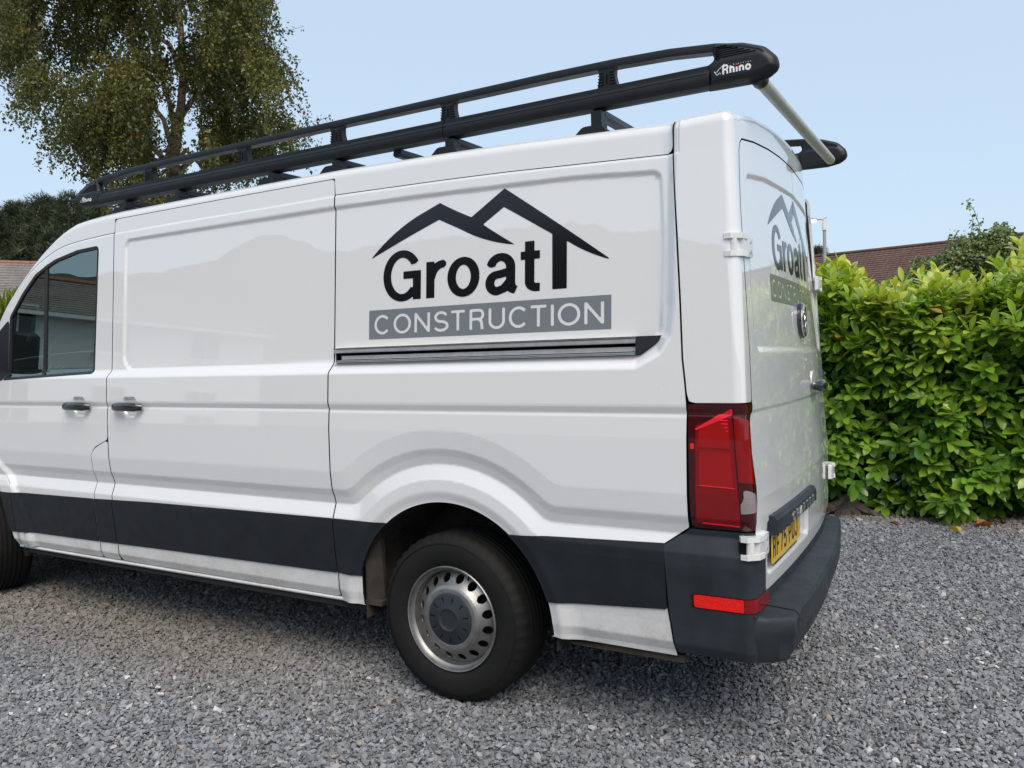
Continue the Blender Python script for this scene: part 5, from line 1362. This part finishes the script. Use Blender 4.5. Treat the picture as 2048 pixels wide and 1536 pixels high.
# loose sprays on the outline
for s_ in ([(520, 30), (545, 15), (562, 3)], [(540, 60), (575, 62), (608, 52)], [(545, 120), (580, 118), (604, 120)], [(560, 150), (590, 155), (612, 158)], [(600, 250), (640, 240), (662, 232)], [(598, 290), (630, 262), (640, 240)], [(30, 190), (22, 230), (36, 245)], [(80, 300), (75, 325), (78, 335)], [(120, 310), (128, 335), (127, 352)], [(100, 300), (104, 330), (104, 345)], [(10, 60), (-5, 70), (-20, 66)], [(8, 120), (2, 145), (6, 155)], [(20, 160), (16, 180)], [(170, 330), (175, 350)], [(50, 250), (38, 245)], [(600, 320), (625, 345)]):
    P_ = [at(a, b, DB) for a, b in s_]; LP += spray(P_, 13, .03); tw.tube([x-T0 for x in P_], .003, 3, False)
LP = np.array(LP); n = len(LP); print('birch leaves', n)
bt = [leaf_template(.050, .036, 2, .25, .3), leaf_template(.042, .031, 2, .35, .5)]
clump = .10*np.sin(LP[:, 0]*3.1)+.08*np.sin(LP[:, 2]*3.7+LP[:, 1]*2)
o = leaves_mesh('crown', LP-T0, rng.normal(size=(n, 3))*.8+[0, 0, -.9], rng.normal(size=(n, 3)), rng.uniform(.75, 1.25, n), np.where(rng.random(n) < .012, 1., np.clip(rng.normal(.46, .17, n)+clump, 0, .93)), bt, M['birchleaf'], birch, smooth=False); o['kind'] = 'stuff'
o = tw.build('twigs', M['bark'], birch); o['kind'] = 'stuff'; o.name = 'twig_mass'

# ---- dark pines far behind, left
M['pine'] = leaf_mat('pine_needles', [(0, (.020, .030, .014)), (.5, (.055, .075, .036)), (1, (.13, .155, .08))], .6, .1, .3)
def pine_mesh(seed, H):
    r_ = np.random.default_rng(seed); P = []; D = []
    for q in range(430):
        h = r_.uniform(.12, 1)**.8; rad = (1-h)**.62*H*.25*r_.uniform(.25, 1.15)+.10; a = r_.uniform(0, 6.28)
        c = np.array([rad*math.cos(a), rad*math.sin(a), h*H]); k = 26
        d = r_.normal(size=(k, 3)); d[:, 2] = np.abs(d[:, 2])*1.2+.25; d += np.array([math.cos(a), math.sin(a), 0])*.5
        P.append(c+r_.normal(0, .085, (k, 3))); D.append(d)
    return np.concatenate(P), np.concatenate(D)
ptemp = [(np.array([(0, -.020, 0), (.25, 0, .03), (0, .020, 0), (.10, 0, .02)]), [(0, 1, 3), (3, 1, 2)])]
protos = []
for k, H in enumerate((8.2, 9.4, 7.2)):
    P, D = pine_mesh(40+k, H); n = len(P); pe = empty('pine_tree'); 
    leaves_mesh('crown', P, D, rng.normal(size=(n, 3)), rng.uniform(.8, 1.4, n), np.clip(np.repeat(rng.normal(.42, .26, n//26), 26)+rng.normal(0, .12, n), 0, 1), ptemp, M['pine'], pe, smooth=False)['kind'] = 'stuff'
    m = MB(); m.tube([(0, 0, 0), (.1, 0, H*.5), (0, .05, H*.95)], [.17, .11, .03], 8); m.build('trunk', M['bark'], pe, True)
    protos.append(pe)
pines = [(-60, 42, 415, 0), (-5, 40, 425, 1), (45, 43, 415, 2), (95, 41, 398, 0), (150, 39, 392, 1), (205, 42, 420, 2), (255, 40, 440, 0), (-100, 38, 430, 2), (20, 50, 430, 0), (120, 51, 410, 2), (230, 50, 425, 1), (300, 44, 450, 1), (-40, 52, 420, 1), (180, 53, 415, 0)]
used = set(); pos_words = ['at the far left edge', 'second from the left edge', 'above the left roof', 'with the tallest pointed top', 'beside the rack front tip', 'just left of the rack cap', 'hidden low behind the rack front', 'outside left', 'in the back row at left', 'in the back row at centre', 'in the back row behind the birch', 'lowest one below the birch', 'in the back row furthest left', 'in the back row by the rack']
for q, (px, D, top, k) in enumerate(pines):
    D = D+17
    p = at(px, 700, D); ztop = at(px, top, D)[2]; src = protos[k]
    if k in used:
        r_ = src.copy(); COL.objects.link(r_)
        for ch in src.children: c = ch.copy(); COL.objects.link(c); c.parent = r_
    else: r_ = src; used.add(k)
    H = (8.2, 9.4, 7.2)[k]; s_ = ztop/H; r_.location = (p[0], p[1], 0); r_.scale = (s_*1.15, s_*1.15, s_); r_.rotation_euler = (0, 0, rng.uniform(0, 6.28))
    tag(r_, 'dark green pine '+pos_words[q]+' of the wood beyond the van', 'tree', 'pines in the wood beyond the van')
# more crowns seen under and through the birch
# ---- golden conifer hedge at the left edge
M['conifer'] = leaf_mat('golden_conifer', [(0, (.05, .075, .008)), (.5, (.13, .17, .012)), (1, (.26, .29, .03))], .5, .2, .4)
p0 = at(-20, 700, 15.); p0[2] = 0; con = empty('conifer_hedge', tuple(p0)); tag(con, 'yellow green conifer hedge at the left edge in front of the bungalow roof', 'hedge')
n = 5200; A = rng.uniform(-3.4, 1.35, n); ax = CR.copy(); ax[2] = 0; ax /= np.linalg.norm(ax); fw = CF.copy(); fw[2] = 0
ht = 2.72+.14*np.sin(A*6)+.10*np.sin(A*13+1)-.8*sst(.6, 1.3, A)
hz = ht*rng.uniform(0, 1, n)**.45; P = ax*A[:, None]+fw*rng.normal(0, .28, n)[:, None]*(1-.5*(hz/ht)[:, None]); P[:, 2] = hz
D = rng.normal(0, .35, (n, 3)); D[:, 2] += 1.3
leaves_mesh('foliage', P, D, rng.normal(size=(n, 3)), rng.uniform(.9, 1.7, n), np.clip(.35+.35*hz/ht+rng.normal(0, .15, n), 0, 1), [leaf_template(.15, .045, 3, .3, .1)], M['conifer'], con)['kind'] = 'stuff'
m = MB(); 
for a in (-2.4, -1.2, 0, 1.0): q_ = ax*a; m.tube([(q_[0], q_[1], 0), (q_[0], q_[1], 1.5)], [.06, .03], 6)
m.build('trunk', M['bark'], con, True)

# ---- houses
def tile_mat(name, c0, c1, c2):
    m, t, b = new_mat(name); N = t.nodes.new; L = t.links.new
    n = noise(t, .9, 5, .7); n2 = noise(t, 9, 3, .6); mx = N('ShaderNodeMath'); mx.operation = 'ADD'; mx.inputs[1].default_value = 0
    ad = N('ShaderNodeMixRGB'); ad.inputs[0].default_value = .5; L(n.outputs[0], ad.inputs[1]); L(n2.outputs[0], ad.inputs[2])
    r = ramp(t, ad.outputs[0], [(.36, c0), (.5, c1), (.66, c2)]); L(r.outputs[0], b.inputs['Base Color']); b.inputs['Roughness'].default_value = .8; return m
M['render'] = simple('white_render', (.80, .79, .76), .85, var=.05, bmp=.3, bscale=30, bdist=.004)
M['winglass'] = simple('dark_window', (.02, .025, .03), .05, spec=.8)
M['upvc'] = simple('white_frame', (.7, .7, .7), .4)
def tiled_slope(name, L_, S_, mat, par, mtx, row=.30, col=.30, amp=.022, thick=.030):
    """roof slope: overlapping courses of profiled tiles; x along the eaves, y up the slope"""
    nr = int(S_/row); nc = int(L_/col*5); xs = np.linspace(0, L_, nc+1); prof = amp*np.abs(np.sin(math.pi*xs/col))**1.0
    v = []; f = []; b = 0
    for r_ in range(nr):
        off = (r_ % 2)*0
        for e, (yy, h) in enumerate(((r_*row, thick), (r_*row, thick), ((r_+1)*row, .004))):
            zz = (prof+h) if e else (prof*0+.0)
            v += np.stack([xs, np.full_like(xs, yy), zz], 1).tolist()
        n = nc+1
        for i in range(nc):
            f += [(b+i, b+i+1, b+n+i+1, b+n+i), (b+n+i, b+n+i+1, b+2*n+i+1, b+2*n+i)]
        b += 3*n
    o = mesh_obj(name, v, f, mat, par); o.matrix_local = mtx; o['kind'] = 'stuff'; return o
def house(name, label, c, yaw, Lx, Wy, eave, ridge, tmat, rmat, wins, grp=None, wallmat=None, row=.30):
    e = empty(name, (c[0], c[1], 0), yaw); tag(e, label, 'house')
    m = MB(); m.box((-Lx/2, -Wy/2, 0), (Lx/2, Wy/2, eave)); 
    m.add([(-Lx/2, -Wy/2, eave), (-Lx/2, Wy/2, eave), (-Lx/2, 0, ridge-.05), (Lx/2, -Wy/2, eave), (Lx/2, Wy/2, eave), (Lx/2, 0, ridge-.05)], [(0, 1, 2), (3, 5, 4)])
    m.build('wall', wallmat or M['render'], e)
    ov = .4; sl = math.atan2(ridge-eave, Wy/2); S_ = (Wy/2+ov)/math.cos(sl)
    for s in (-1, 1):
        mt = Matrix.Rotation(0 if s < 0 else math.pi, 4, 'Z') @ Matrix.Translation((-Lx/2-.3, -Wy/2-ov, eave-ov*math.tan(sl)+.03)) @ Matrix.Rotation(sl, 4, 'X')
        tiled_slope('roof_slope', Lx+.6, S_, tmat, e, mt, row=row)
    m = MB(); k = 0
    x = -Lx/2-.3
    while x < Lx/2+.3: m.tube([(x, 0, ridge+.03), (x+.44, 0, ridge+.03)], .115, 8); x += .45
    m.build('ridge_tiles', rmat, e)['kind'] = 'stuff'
    m = MB()
    for s in (-1, 1): m.box((-Lx/2-.3, s*(Wy/2+ov)-.06, eave-ov*math.tan(sl)-.12), (Lx/2+.3, s*(Wy/2+ov)+.06, eave-ov*math.tan(sl)+.02))
    m.build('gutter', M['upvc'], e)
    for (wx, wz, ww, wh, face) in wins:
        yy = -Wy/2 if face < 0 else Wy/2
        fm = MB(); t = .06
        for a, b in (((wx-ww/2, wz), (wx+ww/2, wz+t)), ((wx-ww/2, wz+wh-t), (wx+ww/2, wz+wh)), ((wx-ww/2, wz+t), (wx-ww/2+t, wz+wh-t)), ((wx+ww/2-t, wz+t), (wx+ww/2, wz+wh-t)), ((wx-.03, wz+t), (wx+.03, wz+wh-t))):
            fm.box((a[0], yy-.05, a[1]), (b[0], yy+.05, b[1]))
        fr_ = fm.build('window', M['upvc'], e)
        fm = MB(); fm.box((wx-ww/2+t, yy-.025, wz+t), (wx+ww/2-t, yy+.025, wz+wh-t)); fm.build('pane', M['winglass'], fr_)
        fm = MB(); fm.box((wx-ww/2-.08, yy-.12, wz-.08), (wx+ww/2+.08, yy+.02, wz-.002)); fm.build('sill', M['upvc'], fr_)
    return e
M['tbrown'] = tile_mat('brown_tiles', (.070, .036, .028), (.105, .056, .042), (.155, .09, .068))
M['tgrey'] = tile_mat('grey_tiles', (.12, .105, .095), (.19, .165, .15), (.26, .23, .21))
M['terra'] = simple('terracotta', (.32, .13, .08), .8, var=.2)
# right: brown roof behind the hedge; its ridge rises towards the right edge
hr = 7.45
a = at(1640, 513, 50.); b_ = at(2048, 468, 42.6); dv = b_-a; yaw = math.atan2(dv[1], dv[0]); L_ = 34
mid = a+dv/np.linalg.norm(dv)*11; mid[2] = 0
house('house', 'house with long brown tiled roof behind the hedge at right', mid, yaw, L_, 11, a[2]-3.4, float(a[2]), M['tbrown'], M['tbrown'], [(-6, 1, 1.6, 1.3, -1), (2, 1, 1.6, 1.3, -1)], wallmat=M['bark'], row=.27)
# left: grey roof with red ridge
a = at(-40, 524, 45.); b_ = at(60, 529, 46.); dv = b_-a; dv[2] = 0; yaw = math.atan2(dv[1], dv[0]); mid = at(-60, 700, 45); mid[2] = 0
house('house', 'house with grey tiled roof and red ridge at the left edge', mid, yaw, 22, 10, float(a[2])-2.9, float(a[2]), M['tgrey'], M['terra'], [(-3, 1, 1.5, 1.2, -1), (3, 1, 1.5, 1.2, -1)], row=.34)
# white house across the drive, seen only as a reflection in the van's window and paint
hc = np.array([-30.5, -15.6]); yaw = math.atan2(-2.9-hc[1], -2.8-hc[0])+math.pi/2
house('house', 'white rendered house with grey roof reflected in the van window', hc, yaw, 15, 8, 5.3, 7.0, M['tgrey'], M['terra'], [(x_, z_, 1.2, 1.5, f_) for x_ in (-5.2, -1.9, 1.2, 4.8) for z_ in (1.2, 3.9) for f_ in (-1, 1)])
# ---- street lamp, lit
M['galv'] = simple('galvanised', (.36, .37, .37), .5, .3)
lo = at(1652, 700, 38.); lo[2] = 0; top = at(1653.5, 440, 38.); lamp = empty('street_lamp', tuple(lo)); tag(lamp, 'grey street lamp with its light on beside the right rear corner of the van', 'street lamp')
tp_ = top-lo; m = MB(); m.tube([(0, 0, 0), (0, 0, tp_[2]-.5)], [.085, .075], 12); m.build('post', M['galv'], lamp, True)
m = MB(); m.tube([(0, 0, tp_[2]-.5), (0, 0, tp_[2]-.03)], [.11, .11], 12); m.build('collar', M['white'], lamp, True)
ax = CR.copy(); ax[2] = 0; ax /= np.linalg.norm(ax)
m = MB(); m.tube([tuple(ax*.10+[0, 0, tp_[2]+.10]), tuple(-ax*.12+[0, 0, tp_[2]]), tuple(-ax*.45+[0, 0, tp_[2]+.02])], [.03, .035, .035], 8); m.build('arm', M['galv'], lamp, True)
m = MB(); m.tube([tuple(-ax*.35+[0, 0, tp_[2]+.03]), tuple(-ax*.55+[0, 0, tp_[2]+.03]), tuple(-ax*.92+[0, 0, tp_[2]+.04])], [.05, .11, .07], 10, scale=(1, .6)); hd = m.build('lamp_head', M['galv'], lamp, True)
em_, t_, b_2 = new_mat('lamp_light'); b_2.inputs['Emission Color'].default_value = (1, .72, .30, 1); b_2.inputs['Emission Strength'].default_value = 4.5
m = MB(); m.tube([tuple(-ax*.42+[0, 0, tp_[2]-.05]), tuple(-ax*.84+[0, 0, tp_[2]-.04])], .085, 10); m.build('lamp_glass', em_, lamp, True)
# ---- far trees just over the right roof, behind the lamp
p = at(1640, 700, 62); 
for k, (px, top, D) in enumerate(((1641, 497, 62), (1628, 503, 64))):
    src = protos[k]; r_ = src.copy(); COL.objects.link(r_)
    for ch in src.children: c = ch.copy(); COL.objects.link(c); c.parent = r_
    p = at(px, 700, D); r_.location = (p[0], p[1], 0); s_ = at(px, top, D)[2]/(8.2, 9.4)[k]; r_.scale = (s_, s_, s_)
    tag(r_, ('pine tip showing over the brown roof left of the lamp post', 'pine tip lower and further left over the brown roof by the van')[k], 'tree', 'pines over the brown roof')
# ---- hills behind the camera (they show as the grey skyline reflected in the side of the van)
nA, nR = 420, 10; v = []; f = []
for i in range(nA+1):
    a = R(150+200*i/nA)     # from behind-left round to behind-right, measured from +x
    th = i/nA
    e = float(np.interp(math.degrees(a), [150,200,207,213.6,216,218.5,220.6,221.5,223.2,225.9,227.6,236.8,243.9,249.3,254,265,290,350], [6,8,9,10,10.8,11.2,13,13.5,13.4,13,12.9,14.9,15.6,15.1,13.9,11,9,5]))
    e += .12*math.sin(th*113)+.10*math.sin(th*241+1)+.05*math.sin(th*611)+rng.normal(0, .05)
    for j in range(nR+1):
        s = j/nR; rr = 160+260*s; h = CP[2]+math.tan(R(e))*420*(s**1.25)+(rng.normal(0, .7) if 0 < j < nR else rng.normal(0, .3))
        v.append((CP[0]+rr*math.cos(a), CP[1]+rr*math.sin(a), h-.3 if j else -1))
for i in range(nA):
    for j in range(nR): a = i*(nR+1)+j; f.append((a, a+1, a+nR+2, a+nR+1))
hm, t_, b_3 = new_mat('hill_woodland'); nn = noise(t_, .05, 8, .7); rr_ = ramp(t_, nn.outputs[0], [(.35, (.025, .032, .020)), (.65, (.07, .075, .045))]); t_.links.new(rr_.outputs[0], b_3.inputs['Base Color']); b_3.inputs['Roughness'].default_value = .95
hills = mesh_obj('hills', v, f, hm, smooth=True); hills['kind'] = 'structure'
